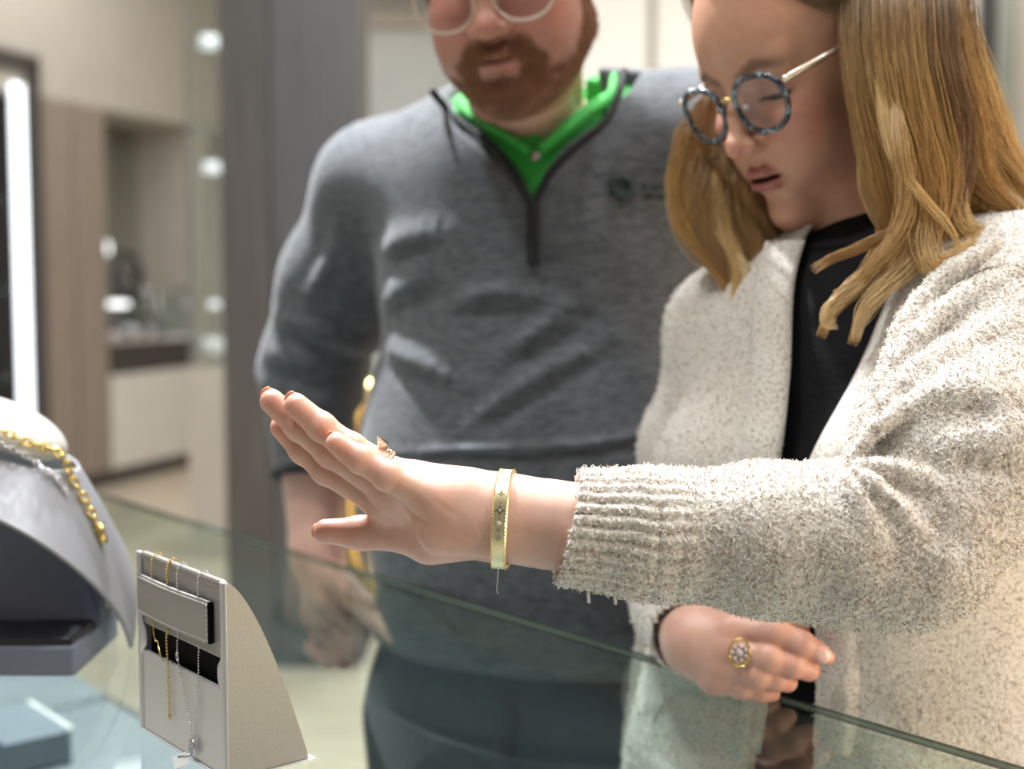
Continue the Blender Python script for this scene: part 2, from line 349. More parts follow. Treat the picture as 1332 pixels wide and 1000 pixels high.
# ---------------------------------------------------------------- glass display counter
H=1.0;E0=np.array([-.62,2.026]);ED=np.array([.646,-.763]);EN=np.array([-.763,-.646])  # far corner, run of the edge, inwards
MC=Matrix(((ED[0],EN[0],0,E0[0]),(ED[1],EN[1],0,E0[1]),(0,0,1,0),(0,0,0,1)))
t=empty('display_counter',(0,0,0),'long glass topped jewellery counter with green edges and blue grey deck','counter');t.matrix_basis=MC
LEN=2.6;DEP=.62;m_deck=mat('blue_grey_deck',(.17,.21,.25),.5);noise_color(m_deck,(.145,.165,.185),(.18,.20,.225),8)
def pane(name,x0,x1,y0,y1,z0,z1):
    return box(name,m_glass,t,x0,x1,y0,y1,z0,z1)
TH=.0065
top=pane('top_glass',0,LEN,0,DEP,H-TH,H)
# the cut green edge of the top glass: a polished band all round
m_edgemid=mat('pale_green_edge_highlight',(.30,.38,.33),.12,coat=1.0);noise_color(m_edgemid,(.32,.42,.34),(.62,.68,.52),3,2)  # pale middle strip paints the bright highlight into the edge colour
for z0,z1,mm_,o_ in((H-TH,H-TH*.70,m_glassedge,0),(H-TH*.70,H-TH*.30,m_edgemid,.0004),(H-TH*.30,H-.0002,m_glassedge,0)):
    box('glass_edge',mm_,t,0,LEN,-.0012-o_,0,z0,z1);box('glass_edge',mm_,t,-.0012-o_,0,-.0012,DEP,z0,z1)
pane('front_glass',.004,LEN,.006,.012,.69,H-TH);pane('end_glass',.004,.010,.012,DEP,.69,H-TH)
box('front_edge_strip',m_chrome,t,.004,LEN,.003,.013,.683,.692,.001)
box('deck',m_deck,t,-.9,LEN,.0,DEP,.64,.69,.003)
m_base=mat('cream_counter_base',(.6,.55,.47),.5);noise_color(m_base,(.57,.52,.44),(.63,.58,.5),6)
box('base_cabinet',m_base,t,-.88,LEN,.30,DEP-.02,.08,.64,.004);box('kick_plate',m_plinth,t,-.86,LEN,.34,DEP-.04,0,.08)
m_tray=mat('blue_grey_tray',(.33,.37,.42),.45);noise_color(m_tray,(.15,.175,.215),(.19,.22,.26),10)
for k,(x,y,w,d,h,m,lab) in enumerate([(.10,.16,.15,.09,.045,m_tray,'blue grey display block with pale top lip inside the glass counter'),(-.42,.10,.22,.12,.05,m_white,'white display block on the deck past the end glass'),(.04,.33,.12,.10,.03,m_tray,'low blue grey tray under the necklace bust')]):
    g=empty('display_block',(0,0,0),lab,'display block');g.matrix_basis=MC
    box('block',m,g,x,x+w,y,y+d,.6905,.6905+h,.003);box('lip',m_white,g,x,x+w,y-.003,y+.004,.6905+h-.012,.6905+h+.003,.002)
# ---------------------------------------------------------------- pendant display stand (local x along its front, y to its back)
m_satin=mat('champagne_leatherette',(.31,.295,.275),.42,.25);bump(m_satin,900,.0003,.25)
m_silver=mat('silver_leatherette',(.62,.62,.65),.30,.45);bump(m_silver,700,.0002,.2)
m_grey=mat('grey_leatherette',(.34,.325,.31),.45,.2);bump(m_grey,900,.0003,.3)
m_slot=mat('dark_slot',(.004,.004,.005),.8,spec=.1);bump(m_slot,100,.0002,.1)
m_gold=mat('yellow_gold',(.83,.62,.22),.18,1);bump(m_gold,800,.0001,.15)
m_rose=mat('rose_gold',(.85,.52,.36),.18,1);bump(m_rose,800,.0001,.15)
m_sil=mat('bright_silver',(.80,.80,.82),.16,1);bump(m_sil,800,.0001,.1)
m_gem=mat('white_crystal',(.95,.96,1),.02,trans=.6,ior=2.2)
m_thread=mat('pale_stitch_thread',(.75,.73,.70),.6);bump(m_thread,500,.0002,.2)
SA=PZ(182,946,H);SB=PZ(296,1016,H);sx=(SB-SA)[:2];SW=float(np.linalg.norm(sx));sx/=SW;sy=np.array([-sx[1],sx[0]])
MS=Matrix(((sx[0],sy[0],0,SA[0]),(sx[1],sy[1],0,SA[1]),(0,0,1,H+.0006),(0,0,0,1)))
SH=.131;SD=.062
t=empty('pendant_stand',(0,0,0),'silver grey pendant stand with curved side and black slot on the glass','display stand');t.matrix_basis=MS
def side(x0,x1,inset,name,m):
    prof=[(0,0),(0,SH)]+[(.0025+(SD-.0025)*u,.002+(SH-.002)*(1-u**1.5)) for u in np.linspace(.03,1,22)]+[(SD,0)]
    prof=[(min(max(y,0),SD)+0*inset,z) for y,z in prof]
    bm=bmesh.new();vs=[bm.verts.new((x0,y,z)) for y,z in prof];f=bm.faces.new(vs)
    r=bmesh.ops.extrude_face_region(bm,geom=[f]);
    for v in r['geom']:
        if isinstance(v,bmesh.types.BMVert):v.co.x=x1
    bmesh.ops.bevel(bm,geom=[e for e in bm.edges],offset=.0012,segments=2,affect='EDGES')
    return obm(name,bm,m,t)
side(SW-.0065,SW,0,'side_panel',m_satin);side(0,.0065,0,'side_panel',m_satin)
z1,z2=SH*.60,SH*.455   # slot between the two pads
box('upper_pad',m_grey,t,.007,SW-.007,.0015,.006,z1,SH-.001,.0018)
bm=boxv(.007,SW-.007,.0005,.0040,.0008,z2,.0012);obm('lower_pad',bm,m_silver,t)
box('slot_back',m_slot,t,.0066,SW-.0066,.0075,.010,z2-.01,z1+.01);box('back_panel',m_satin,t,.006,SW-.006,.036,.040,0,SH*.5)
box('top_roll',m_satin,t,.006,SW-.006,.001,.006,SH-.006,SH+.0008,.002)
def rim(x,s,name='front_rim'):
    """rolled bright rim that swells inwards beside the slot"""
    V=[];Q=[];zs=np.linspace(.0002,SH+.0003,70);n=10
    for z in zs:
        w=.0072+.0060*math.exp(-((z-(z1+z2)/2)/.0085)**4)
        for k in range(n):
            a=2*math.pi*k/n;V.append((x+s*(w/2+w/2*math.cos(a)),.0012-.0022*math.sin(a),z))
    for i in range(len(zs)-1):
        for k in range(n):Q.append((i*n+k,i*n+(k+1)%n,(i+1)*n+(k+1)%n,(i+1)*n+k))
    Q+=[tuple(range(n)),tuple(range(len(V)-n,len(V)))]
    return mesh(name,V,Q,m_silver,t)
rim(SW,-1);rim(0,1)
# strap band with stitching
zt,zb=SH*.885,SH*.665;xa,xb=.007,SW*.865
def strap_y(u): return -.0022-.0022*math.sin(math.pi*u)
V=[];Q=[];nu=30
for i in range(nu+1):
    u=i/nu;x=xa+(xb-xa)*u;y=strap_y(u)
    V+=[(x,y,zb),(x,y-.0008,(zb+zt)/2),(x,y,zt),(x,y+.0022,zt),(x,y+.0022,zb)]
for i in range(nu):
    for k in range(5):Q.append((i*5+k,i*5+(k+1)%5,i*5+5+(k+1)%5,i*5+5+k))
Q+=[(0,1,2,3,4),tuple(range(nu*5,nu*5+5))[::-1]]
st=mesh('strap',V,Q,m_grey,t,smooth=False)
box('strap_end',m_slot,t,xb-.0004,xb+.0008,-.0030,.0012,zb+.0005,zt-.0005,.0003)
ps=[]
for zz in(zb+.002,zt-.002):
    for i in range(46):
        u=(i+.5)/46;x=xa+(xb-xa)*u
        ps.append(octo((x,strap_y(u)-.0006,zz),.00060,5,3))
for i in range(8): ps.append(octo((xb-.002,strap_y(.98)-.0006,zb+.003+(zt-zb-.006)*i/7),.00060,5,3))
V,Q=merge(ps);o=mesh('stitching',V,Q,m_thread,st);tag(o,kind='stuff')
box('foot_plate',m_white,t,.002,SW+.002,-.001,SD+.004,-.0004,.0004)
# chains draped over the stand
def chain_pts(ctrl,step=.00185):
    p=smoothpts(ctrl,240);s=np.concatenate([[0],np.cumsum(np.linalg.norm(np.diff(p,axis=0),axis=1))]);n=max(int(s[-1]/step),2)
    return np.stack([np.interp(np.linspace(0,s[-1],n),s,p[:,i]) for i in range(3)],1)
def bead_chain(name,ctrls,m,parent,r=.00072,step=.00175):
    ps=[]
    for c in ctrls: ps+= [octo(q,r,6,4) for q in chain_pts(c,step)]
    V,Q=merge(ps);o=mesh(name,V,Q,m,parent);return o
def over(x): return [(x+.001,.012,SH*.80),(x+.0005,.0085,SH-.010),(x,.005,SH+.0018),(x-.0008,.0005,SH+.0004),(x-.001,-.0012,SH-.006),(x-.0012,-.0008,zt-.001),(x-.001,-.0012,zb),(x-.001,-.0010,zb-.006)]
g=empty('gold_chain',(0,0,0),'fine gold bead chain nearest the left rim, ending in a slanting clasp','necklace');g.matrix_basis=MS
x=SW*.215
bead_chain('chain',[over(x)+[(x-.0005,-.0010,z1+.004),(x+.002,-.001,z1-.006),(x+.007,-.001,z2+.012)]],m_gold,g,.0008,.0020)
V,Q=tube([(x+.007,-.001,z2+.012),(x+.011,-.0015,z2+.004),(x+.018,-.0015,z2+.0005)],.0005,6);mesh('clasp',V,Q,m_gold,g)
g=empty('gold_chain',(0,0,0),'straight gold bead chain hanging over the lower silver pad of the stand','necklace');g.matrix_basis=MS
x=SW*.40
bead_chain('chain',[over(x)+[(x-.003,-.0014,z1),(x-.002,-.0014,z2),(x-.001,-.0014,z2-.036)]],m_gold,g,.00105,.0023)
V,Q=tube([(x-.001,-.0014,z2-.036),(x-.0008,-.0014,z2-.040)],.0009,6);mesh('end_ring',V,Q,m_gold,g)
g=empty('silver_pendant_necklace',(0,0,0),'silver bead necklace in a long V with crystal pendant on the stand','necklace');g.matrix_basis=MS
xL,xR=SW*.515,SW*.745;xp=SW*.665
bead_chain('chain',[over(xL)+[(xL-.002,-.0014,z1-.002),(xL+.001,-.0014,z2),(xp-.004,-.0016,.024),(xp-.001,-.002,.014)],over(xR)+[(xR-.001,-.0014,z1-.004),(xR-.002,-.0014,z2),(xp+.004,-.0016,.024),(xp+.001,-.002,.014)]],m_sil,g,.0008,.0020)
th=np.linspace(0,2*math.pi,17)[:-1]
V,Q=tube([(xL-.001+.0016*math.cos(u),-.002,z2+.009+.0030*math.sin(u)) for u in th],.0005,6,True);mesh('link',V,Q,m_sil,g)
ps=[];r2=np.random.default_rng(3)
for k in range(16):
    a=k*2.4;rr=.0009*math.sqrt(k);ps.append(octo((xp+rr*math.cos(a),-.003,.0105+1.2*rr*math.sin(a)),.0012,6,4))
V,Q=merge(ps);mesh('pendant',V,Q,m_gem,g)
V,Q=tube([(xp+.0042*math.cos(u),-.0028,.0105+.0052*math.sin(u)) for u in th],.0007,6,True);pn=mesh('pendant_frame',V,Q,m_sil,g)
V,Q=tube([(xp-.001,-.003,.0055),(xp-.004,-.006,.003),(xp-.010,-.008,.0018)],.001,6);mesh('bail',V,Q,m_sil,g)
m_tag=mat('white_paper_tag',(.8,.8,.8),.6);bump(m_tag,300,.0002,.1)
o=box('price_tag',m_tag,None,-.010,.014,-.008,.002,0,.0005,.0001,M=MS@Matrix.Translation((xp-.004,-.006,.0022))@Matrix.Rotation(-.35,4,'Z')@Matrix.Rotation(.25,4,'X'));tag(o,'small white price tag lying below the silver pendant','tag')
# ---------------------------------------------------------------- necklace bust
BZ=PZ(40,857,H);bx,by=P(2,560,1.17)[:2]
BC=np.array([P(2,560,1.17)[0],P(2,560,1.17)[1],H])
t=empty('necklace_bust',tuple(BC+np.array([0,0,.0006])),'large silver grey necklace bust at the left edge of the counter','necklace bust')
PX=1.17/FPX   # metres per pixel at that distance
def bp(px,py): return ((px-2)*PX,(860-py)*PX)   # x to the right, height above the glass
m_bust=mat('pearl_grey_leatherette',(.27,.27,.29),.40,.15);bump(m_bust,900,.0002,.2)
m_bustc=mat('cream_grey_leatherette',(.42,.41,.37),.45,.1);bump(m_bustc,900,.0002,.2)
m_inner=mat('blue_grey_lining',(.14,.15,.20),.6);bump(m_inner,900,.0002,.2)
front=smoothpts([bp(84,588),bp(104,628),bp(124,675),bp(142,735),bp(158,800),bp(167,858)],40)
V=[];Q=[];nf=40;na=49;angs=np.linspace(-2.0,2.0,na)   # 0 = ridge pointing right
neckz=bp(0,575)[1]
rn=.058;drop_tip=front[:,1]
for i in range(nf):
    u=i/(nf-1)
    for a in angs:
        w=abs(a)/2.0
        # height reached by the lower edge at this angle
        zend=.004+(bp(0,650)[1]-.004)*(1-(1-min(w/.75,1))**1.6)*1.0
        ztop=bp(0,598)[1]+ .012*math.cos(a)*-1+ .016*(w>-1)*(1-math.cos(a))*.6
        z=ztop+(zend-ztop)*u
        rx=np.interp(z,front[::-1,1],front[::-1,0]) if a==0 else np.interp(z,front[::-1,1],front[::-1,0])
        r=rx*(1+.25*math.sin(min(w*1.3,1)*math.pi/2)*u)
        V.append((r*math.cos(a),-r*math.sin(a)*.95,z))
for i in range(nf-1):
    for k in range(na-1): Q.append((i*na+k,i*na+k+1,(i+1)*na+k+1,(i+1)*na+k))
o=mesh('bust_shell',V,Q,m_bust,t);md=o.modifiers.new('thickness','SOLIDIFY');md.thickness=.0035;md.offset=-1
# neck cap, tilted down to the right
bm=bmesh.new();bmesh.ops.create_uvsphere(bm,u_segments=48,v_segments=24,radius=1)
for v in bm.verts:
    z=v.co.z;v.co=Vector((v.co.x*.0585,v.co.y*.056,(.024 if z>0 else .010)*z))
o=obm('neck_cap',bm,m_bustc,t,True);o.location=(bp(2,0)[0],0,bp(0,566)[1]);o.rotation_euler=(0,math.radians(24),0)
# support panel, plinth box
pl_=[bp(-140,650),bp(0,652),bp(40,664),bp(80,700),bp(108,745),bp(128,795),bp(130,822),bp(-140,822)]
bm=bmesh.new();vs=[bm.verts.new((x,-.012,z)) for x,z in pl_];f=bm.faces.new(vs);r_=bmesh.ops.extrude_face_region(bm,geom=[f])
for v in r_['geom']:
    if isinstance(v,bmesh.types.BMVert):v.co.y=.012
bmesh.ops.bevel(bm,geom=bm.edges[:],offset=.002,segments=2,affect='EDGES');obm('support_panel',bm,m_inner,t)
box('plinth',m_inner,t,-.12,bp(126,0)[0],-.075,.05,.0,.026,.003);box('plinth_shadow_strip',m_black,t,-.118,bp(122,0)[0],-.073,.045,.026,.032,.001)  # black strip on top paints the shadow band above the plinth face
# chains on the bust: sizeable links
def link_chain(ctrl,R,r,m,parent,loc0,n=None,step=None,name='link'):
    p=chain_pts(ctrl,step or R*1.7);ps=[]
    T=np.gradient(p,axis=0);T/=np.linalg.norm(T,axis=1)[:,None]
    for i,(c,tt) in enumerate(zip(p,T)):
        a=np.cross(tt,(0,0,1));a/=np.linalg.norm(a)+1e-9;b=np.cross(tt,a);s=a if i%2 else b
        V,Q=tube([c+R*1.25*math.cos(u)*tt+R*.72*math.sin(u)*s for u in np.linspace(0,2*math.pi,13)[:-1]],r,6,True);ps.append((V,Q))
    V,Q=merge(ps);return mesh(name,V,Q,m,parent)
def onbust(px,py,dy=0,out=.0045):
    x,z=bp(px,py);rx=float(np.interp(z,front[::-1,1],front[::-1,0]));x=min(x,rx*.995)
    y=-math.sqrt(max(rx*rx-x*x,0))*.95
    n=np.array([x,y,.35*rx]);n/=np.linalg.norm(n)+1e-9
    return np.array([x,y,z])+n*out
t2=empty('gold_link_necklace',tuple(BC+np.array([0,0,.0006])),'chunky gold link necklace hanging down the ridge of the bust','necklace')
cap=[(0,552),(28,560),(55,577),(78,592)]
pa=[onbust(px,py,out=.006) for px,py in cap]+[onbust(px,py,out=.005) for px,py in ((88,606),(100,632),(112,655),(122,680),(131,703))]
link_chain(pa,.0042,.0014,m_gold,t2,BC,name='chain')
V,Q=tube([pa[-1]+np.array([-.002,-.004,.012]),pa[-1]+np.array([0,-.004,0]),pa[-1]+np.array([.0015,-.004,-.006])],.0035,10);mesh('pendant_bar',V,Q,m_gold,t2)
t3=empty('silver_link_necklace',tuple(BC+np.array([0,0,.0006])),'thin silver and gold necklace just below the gold one on the bust','necklace')
pb=[onbust(px,py,out=.004) for px,py in ((0,566),(25,575),(50,590),(70,607),(85,622),(96,640))]
link_chain(pb,.0030,.0008,m_sil,t3,BC,name='chain')
# ---------------------------------------------------------------- heads (local: +y face, +z up, origin between the eyes)
def rotm(rx,ry,rz):
    rx,ry,rz=[math.radians(v) for v in (rx,ry,rz)]
    return np.array(Matrix.Rotation(rz,3,'Z')@Matrix.Rotation(rx,3,'X')@Matrix.Rotation(ry,3,'Y'))
def head_sdf(p,male=False,neck=None):
    x=np.abs(p[:,0]);q=np.stack([x,p[:,1],p[:,2]],1)   # symmetric half
    m=male
    d=ell(p,(0,-.088,.042),(.076,.094,.088))
    d=smin(d,ell(p,(0,-.052,.032),(.064,.066,.066)),.02)
    d=smin(d,ell(p,(0,-.05,-.035),(.056+.009*m,.060,.066)),.02)
    # jaw
    if m:
        d=smin(d,cone(q,(0.0,-.012,-.098),(.052,-.075,-.066),.024,.022),.025)
        d=smin(d,ell(p,(0,-.008,-.099),(.030,.026,.024)),.016)
        d=smin(d,ell(q,(.040,-.03,-.058),(.024,.034,.036)),.02)
        d=smin(d,ell(p,(0,-.055,-.105),(.045,.040,.025)),.03)
    else:
        d=smin(d,cone(q,(0.0,-.012,-.103),(.041,-.070,-.066),.018,.017),.022)
        d=smin(d,ell(p,(0,-.003,-.107),(.0195,.0185,.0175)),.016)
        d=smin(d,ell(q,(.029,-.022,-.055),(.022,.03,.032)),.018)
    d=smin(d,ell(q,(.035,-.016,-.028),(.022,.024,.019)),.016)       # cheekbone
    d=smin(d,ell(p,(0,-.008,-.066),(.030,.024,.030)),.014)         # muzzle
    d=smin(d,cone(q,(.010,.000,.018),(.043,-.010,.020),.0105,.009),.012) # brow
    # eye socket
    d=smax(d,-ell(q,(.031,.016,.001),(.0185,.0155,.0115)),.010)
    # eyelid balls
    d=smin(d,sph(q,(.031,-.0115,-.001),.0142),.0035)
    lid=sph(q,(.031,-.0115,-.001),.0136)
    # lid opening: looking down, narrow crescent
    if m: d=smax(d,-ell(q,(.031,.002,-.0045),(.0125,.009,.0022)),.001)
    else: d=smax(d,-ell(q,(.031,.0035,-.0075),(.0125,.0045,.0009)),.001)
    # nose
    w=1.22 if m else 1.0;nd=-.004 if m else 0
    d=smin(d,chain(p,[((0,.006,.010),.0075*w),((0,.016,-.012),.0072*w),((0,.0275,-.033+nd),.0082*w)],.01),.009)
    d=smin(d,ell(p,(0,.0305,-.0365+nd),(.0092*w,.0105,.0085*w)),.006)
    d=smin(d,ell(q,(.0105*w,.0205,-.0395+nd),(.0062*w,.0100,.0068)),.0075)
    d=smax(d,-ell(q,(.0056*w,.0245,-.0465+nd),(.0030,.0055,.0036)),.0025)
    # lips
    mw=.026 if m else .0235
    up=chain(q,[((0,.0185,-.0655),.0044),((.008,.0172,-.0645),.0046),((mw,.0045,-.0705),.0022)],.003)
    lo=chain(q,[((0,.0172,-.0765),.0058),((.010,.0150,-.0755),.0052),((mw,.0045,-.0715),.0022)],.003)
    d=smin(d,up,.004);d=smin(d,lo,.004)
    gap=.0022 if not m else .0009
    slit=ell(q,(0,.018,-.0705),(mw*.86,.0115,gap))
    d=smax(d,-slit,.0015)
    d=smax(d,-ell(p,(0,.0205,-.0875),(.016,.006,.004)),.008)       # dip under lower lip
    
    # ears
    e=ell(q,(.0745,-.088,-.008),(.006,.017,.029)); e=smax(e,-ell(q,(.082,-.084,-.006),(.006,.010,.019)),.004)
    d=smin(d,e,.004)
    # neck
    r=.060 if m else .0475
    if neck is None: neck=(0,-.115,-.19)
    d=smin(d,cone(p,(0,-.085,-.055),neck,r,r+(-.008 if m else .004)),.025)
    return d
def head_tint(p,male=False):
    """lips, cheeks, brows and stubble keep their own colour"""
    x=np.abs(p[:,0]);q=np.stack([x,p[:,1],p[:,2]],1).astype(np.float32)
    base=np.array([.62,.35,.235]) if not male else np.array([.50,.255,.185])
    c=np.tile(base,(len(p),1))
    def mix(c,col,w): w=np.clip(w,0,1)[:,None]; return c*(1-w)+np.array(col)*w
    s=lambda d,a: np.clip(1-d/a,0,1)
    c=mix(c,(.62,.25,.19),.55*s(np.maximum(ell(q,(.043,-.004,-.034),(.02,.02,.017)),0),.018))
    c=mix(c,(.60,.24,.18),.4*s(np.maximum(sph(p,(0,.034,-.040),.008),0),.012))
    mw=.026 if male else .0235
    up=chain(q,[((0,.0185,-.0655),.0044),((.008,.0172,-.0645),.0046),((mw,.0045,-.0705),.0022)],.003)
    lo=chain(q,[((0,.0172,-.0765),.0058),((.010,.0150,-.0755),.0052),((mw,.0045,-.0715),.0022)],.003)
    lip=np.minimum(up,lo)
    c=mix(c,(.40,.13,.12) if not male else (.50,.22,.18),(.85 if not male else .7)*s(np.maximum(lip-.0004,0),.0012))
    c=mix(c,(.10,.03,.03),s(np.maximum(ell(q,(0,.013,-.0705),(mw*.84,.010,.0018)),0),.0012))
    if not male:
        # thin line of lashes and liner along the lid
        c=mix(c,(.03,.02,.02),.95*s(np.maximum(ell(q,(.0315,.000,-.0075),(.0140,.010,.0012)),0),.0016))
        c=mix(c,(.42,.22,.18),.5*s(np.maximum(ell(q,(.031,.000,.002),(.015,.012,.007)),0),.004))
        bro=chain(q,[((.013,.012,.0165),.0022),((.030,.010,.0225),.0026),((.047,-.004,.018),.0012)],.002)
        c=mix(c,(.17,.085,.05),.75*s(np.maximum(bro,0),.004))
    return c
# ---------------------------------------------------------------- skin, cloth and hair materials
def skinmat(name,sss=.18):
    m=mat(name,(.6,.35,.25),.42,sss=sss,scale=.012);bsdf(m).inputs['Subsurface Radius'].default_value=(1,.35,.2)
    v=N(m,'ShaderNodeVertexColor',layer_name='tint');n=N(m,'ShaderNodeTexNoise',Scale=90.0,Detail=4.0);tc=N(m,'ShaderNodeTexCoord');L(m,tc,'Object',n,'Vector')
    mx=N(m,'ShaderNodeMixRGB',blend_type='MULTIPLY',Fac=.25);r=N(m,'ShaderNodeValToRGB');r.color_ramp.elements[0].color=(.82,.66,.6,1);r.color_ramp.elements[0].position=.35;r.color_ramp.elements[1].position=.6
    L(m,n,'Fac',r,'Fac');L(m,v,'Color',mx,'Color1');L(m,r,'Color',mx,'Color2');L(m,mx,'Color',bsdf(m),'Base Color')
    n2=N(m,'ShaderNodeTexNoise',Scale=900.0,Detail=3.0);L(m,tc,'Object',n2,'Vector');b=N(m,'ShaderNodeBump',Strength=.18,Distance=.0004);L(m,n2,'Fac',b,'Height');L(m,b,'Normal',bsdf(m),'Normal');return m
m_skin=skinmat('skin')
def hairmat(name,rough=.38,spec=.5):
    m=mat(name,(.4,.25,.12),rough,spec=spec);v=N(m,'ShaderNodeAttribute',attribute_name='tint');L(m,v,'Color',bsdf(m),'Base Color');return m
m_hair=hairmat('hair_strand');m_fuzz=hairmat('wool_fibre',.9,.2)
bsdf(m_fuzz).inputs['Sheen Weight'].default_value=.3
def strands(name,pts,rad,col,m,parent):
    """pts (n,k,3) rad (k,) or (n,k) col (n,3)"""
    n,k,_=pts.shape
    h=bpy.data.hair_curves.new(name);h.add_curves([k]*n)
    h.position_data.foreach_set('vector',pts.astype(np.float32).ravel())
    ra=h.attributes.get('radius') or h.attributes.new('radius','FLOAT','POINT')
    ra.data.foreach_set('value',np.broadcast_to(rad,(n,k)).astype(np.float32).ravel())
    ca=h.attributes.new('tint','FLOAT_COLOR','POINT')
    c=np.concatenate([col,np.ones((n,1))],1) if col.ndim==2 else None
    if c is not None: c=np.repeat(c[:,None,:],k,1)
    else: c=np.concatenate([col,np.ones((n,k,1))],2)
    ca.data.foreach_set('color',c.astype(np.float32).ravel())
    h.materials.append(m);o=bpy.data.objects.new(name,h);COL.objects.link(o)
    if parent is not None:o.parent=parent
    return o
def join(name,parts,m,parent=None):
    V=np.concatenate([p[0] for p in parts]);off=np.cumsum([0]+[len(p[0]) for p in parts[:-1]])
    Q=np.concatenate([p[1]+o for p,o in zip(parts,off)]);C=np.concatenate([p[2] for p in parts])
    return mesh(name,V,Q,m,parent,colors=C)
def bounds(pts,pad):
    a=np.array(pts);return a.min(0)-pad,a.max(0)+pad
def tolocal(p,c,B): return (p-A(*c))@B.astype(np.float32)   # B columns = axes
SKIN=np.array([.68,.43,.335])
# ---------------------------------------------------------------- WOMAN
WR=rotm(-26,3,123);WL=np.array([.1945,1.132,1.482]);WS=1.0
def wl(v): return WR@(np.array(v)*WS)+WL
Rsh=P(950,432,1.25);Lsh=P(1345,388,1.03);Lel=P(1190,716,.865);Lwr=P(662,672,.862)
Rel=P(882,715,1.27);Rwr=P(900,834,1.085);NB=P(1150,352,1.165)
hip=np.array([.285,1.19,.90]);sW=(Lsh-Rsh)*np.array([1,1,0]);sW/=np.linalg.norm(sW);fW=np.array([sW[1],-sW[0],0]);fW=fW if fW[1]<0 else -fW
BW=np.stack([sW,fW,np.array([0,0,1.])],1)
chest=(Lsh+Rsh)/2+np.array([0,0,-.10])-fW*.0;waist=(chest+hip)/2
def w_torso(p,off=0):
    c=tolocal(p,chest,BW);w=tolocal(p,waist,BW);h=tolocal(p,hip,BW)
    d=ell(c,(0,0,0),(.155+off,.105+off,.17+off))
    d=smin(d,ell(w,(0,0,0),(.130+off,.098+off,.17+off)),.06)
    d=smin(d,ell(h,(0,0,-.02),(.165+off,.118+off,.16+off)),.06)
    for s in(-1,1): d=smin(d,ell(c,(s*.07,.085,-.035),(.055+off,.05+off,.055+off)),.04)
    d=smin(d,cone(p,Rsh,Lsh,.045+off,.045+off),.05)
    d=smin(d,cone(p,NB,Rsh+(NB-Rsh)*.25,.045+off,.038+off),.04);d=smin(d,cone(p,NB,Lsh+(NB-Lsh)*.25,.045+off,.038+off),.04)
    return d
knee=[hip+sW*s*.085+np.array([0,0,-.42]) for s in(-1,1)];ank=[np.array([*(hip+sW*s*.09-fW*.02)[:2],.09]) for s in(-1,1)];hj=[hip+sW*s*.08+np.array([0,0,-.06]) for s in(-1,1)]
def w_legs(p,off=0):
    d=None
    for i in(0,1):
        c=chain(p,[(hj[i],.088+off),(knee[i],.056+off),(ank[i],.038+off)],.03);d=c if d is None else np.minimum(d,c)
    return d
def w_body_lo(p):
    d=smin(w_torso(p,-.004),w_legs(p),.03)
    d=smin(d,chain(p,[(Rsh,.048),(Rel,.038),(Rwr,.026)],.02),.03)
    d=smin(d,chain(p,[(Lsh,.050),(Lel,.038),(Lel+(Lwr-Lel)*.5,.034)],.02),.03)
    d=smin(d,cone(p,NB,wl((0,-.085,-.09)),.05,.045),.03)
    return d
print('woman torso')
# left hand, palm tilted away, seen from the little finger side
J=lambda *a:[(P(x,y,d),r*1.09) for x,y,d,r in a]
FING={'index':J((500,655,.886,.0098),(425,611,.888,.0086),(394,585,.888,.0078),(366,556,.887,.0068)),
 'middle':J((512,640,.873,.0100),(430,588,.873,.0087),(389,555,.872,.0080),(354,522,.871,.0073)),
 'ring':J((535,628,.860,.0098),(456,583,.858,.0086),(418,555,.857,.0079),(386,528,.856,.0073)),
 'little':J((566,650,.846,.0100),(504,619,.844,.0082),(468,597,.843,.0074),(438,577,.842,.0064))}
THUMB=J((600,684,.886,.015),(536,693,.896,.0125),(470,693,.900,.0098),(424,691,.901,.0076))
def hand_sdf(p,fing,thumb,wr,kf=.0035,palm=()):
    w0,rw=wr
    d=None
    for n in fing:
        (m0,r0)=fing[n][0];c=cone(p,w0+(m0-w0)*.12,m0,.0165,.0118);d=c if d is None else smin(d,c,.012)
    for (c0,c1,r0,r1) in palm: d=smin(d,cone(p,c0,c1,r0,r1),.012)
    fs=None
    for n in fing:
        ch=fing[n];c=chain(p,ch,.004)
        for (j,r) in ch[1:3]: c=smin(c,sph(p,j,r*1.04),.003)
        fs=c if fs is None else smin(fs,c,.0016)
    d=smin(d,fs,.007)
    t=chain(p,thumb,.006);d=smin(d,t,.009)
    return d
palmL=[(P(640,672,.862),P(585,665,.855),.0225,.0185),(P(622,688,.850),P(575,690,.853),.0165,.0160),(P(628,690,.874),P(560,700,.884),.0180,.0175),(P(600,650,.860),P(548,632,.862),.020,.0135)]
def w_handL(p):
    d=hand_sdf(p,FING,THUMB,(Lwr+np.array([0,0,0]),.02),palm=palmL)
    ax=Lel-Lwr
    fa=cone(p,P(655,671,.862),P(700,680,.863),.0215,.0238);fa=smin(fa,cone(p,P(700,680,.863),P(800,692,.865),.0238,.033),.02)
    d=smin(d,fa,.016)
    # palm creases
    px=p[:,0];pz=p[:,2];fr_=p[:,1]<.872
    for a,b,w,am in CREASE:
        A_=np.array([P(*a,.85)[0],P(*a,.85)[2]]);B_=np.array([P(*b,.85)[0],P(*b,.85)[2]]);q=np.stack([px,pz],1)-A_.astype(np.float32);ab=(B_-A_).astype(np.float32)
        t=np.clip((q@ab)/(ab@ab),0,1);dd=np.linalg.norm(q-t[:,None]*ab,axis=1);d=d+fr_*am*np.exp(-(dd/w)**2)*np.sin(math.pi*np.clip(t,.06,.94))
    return d
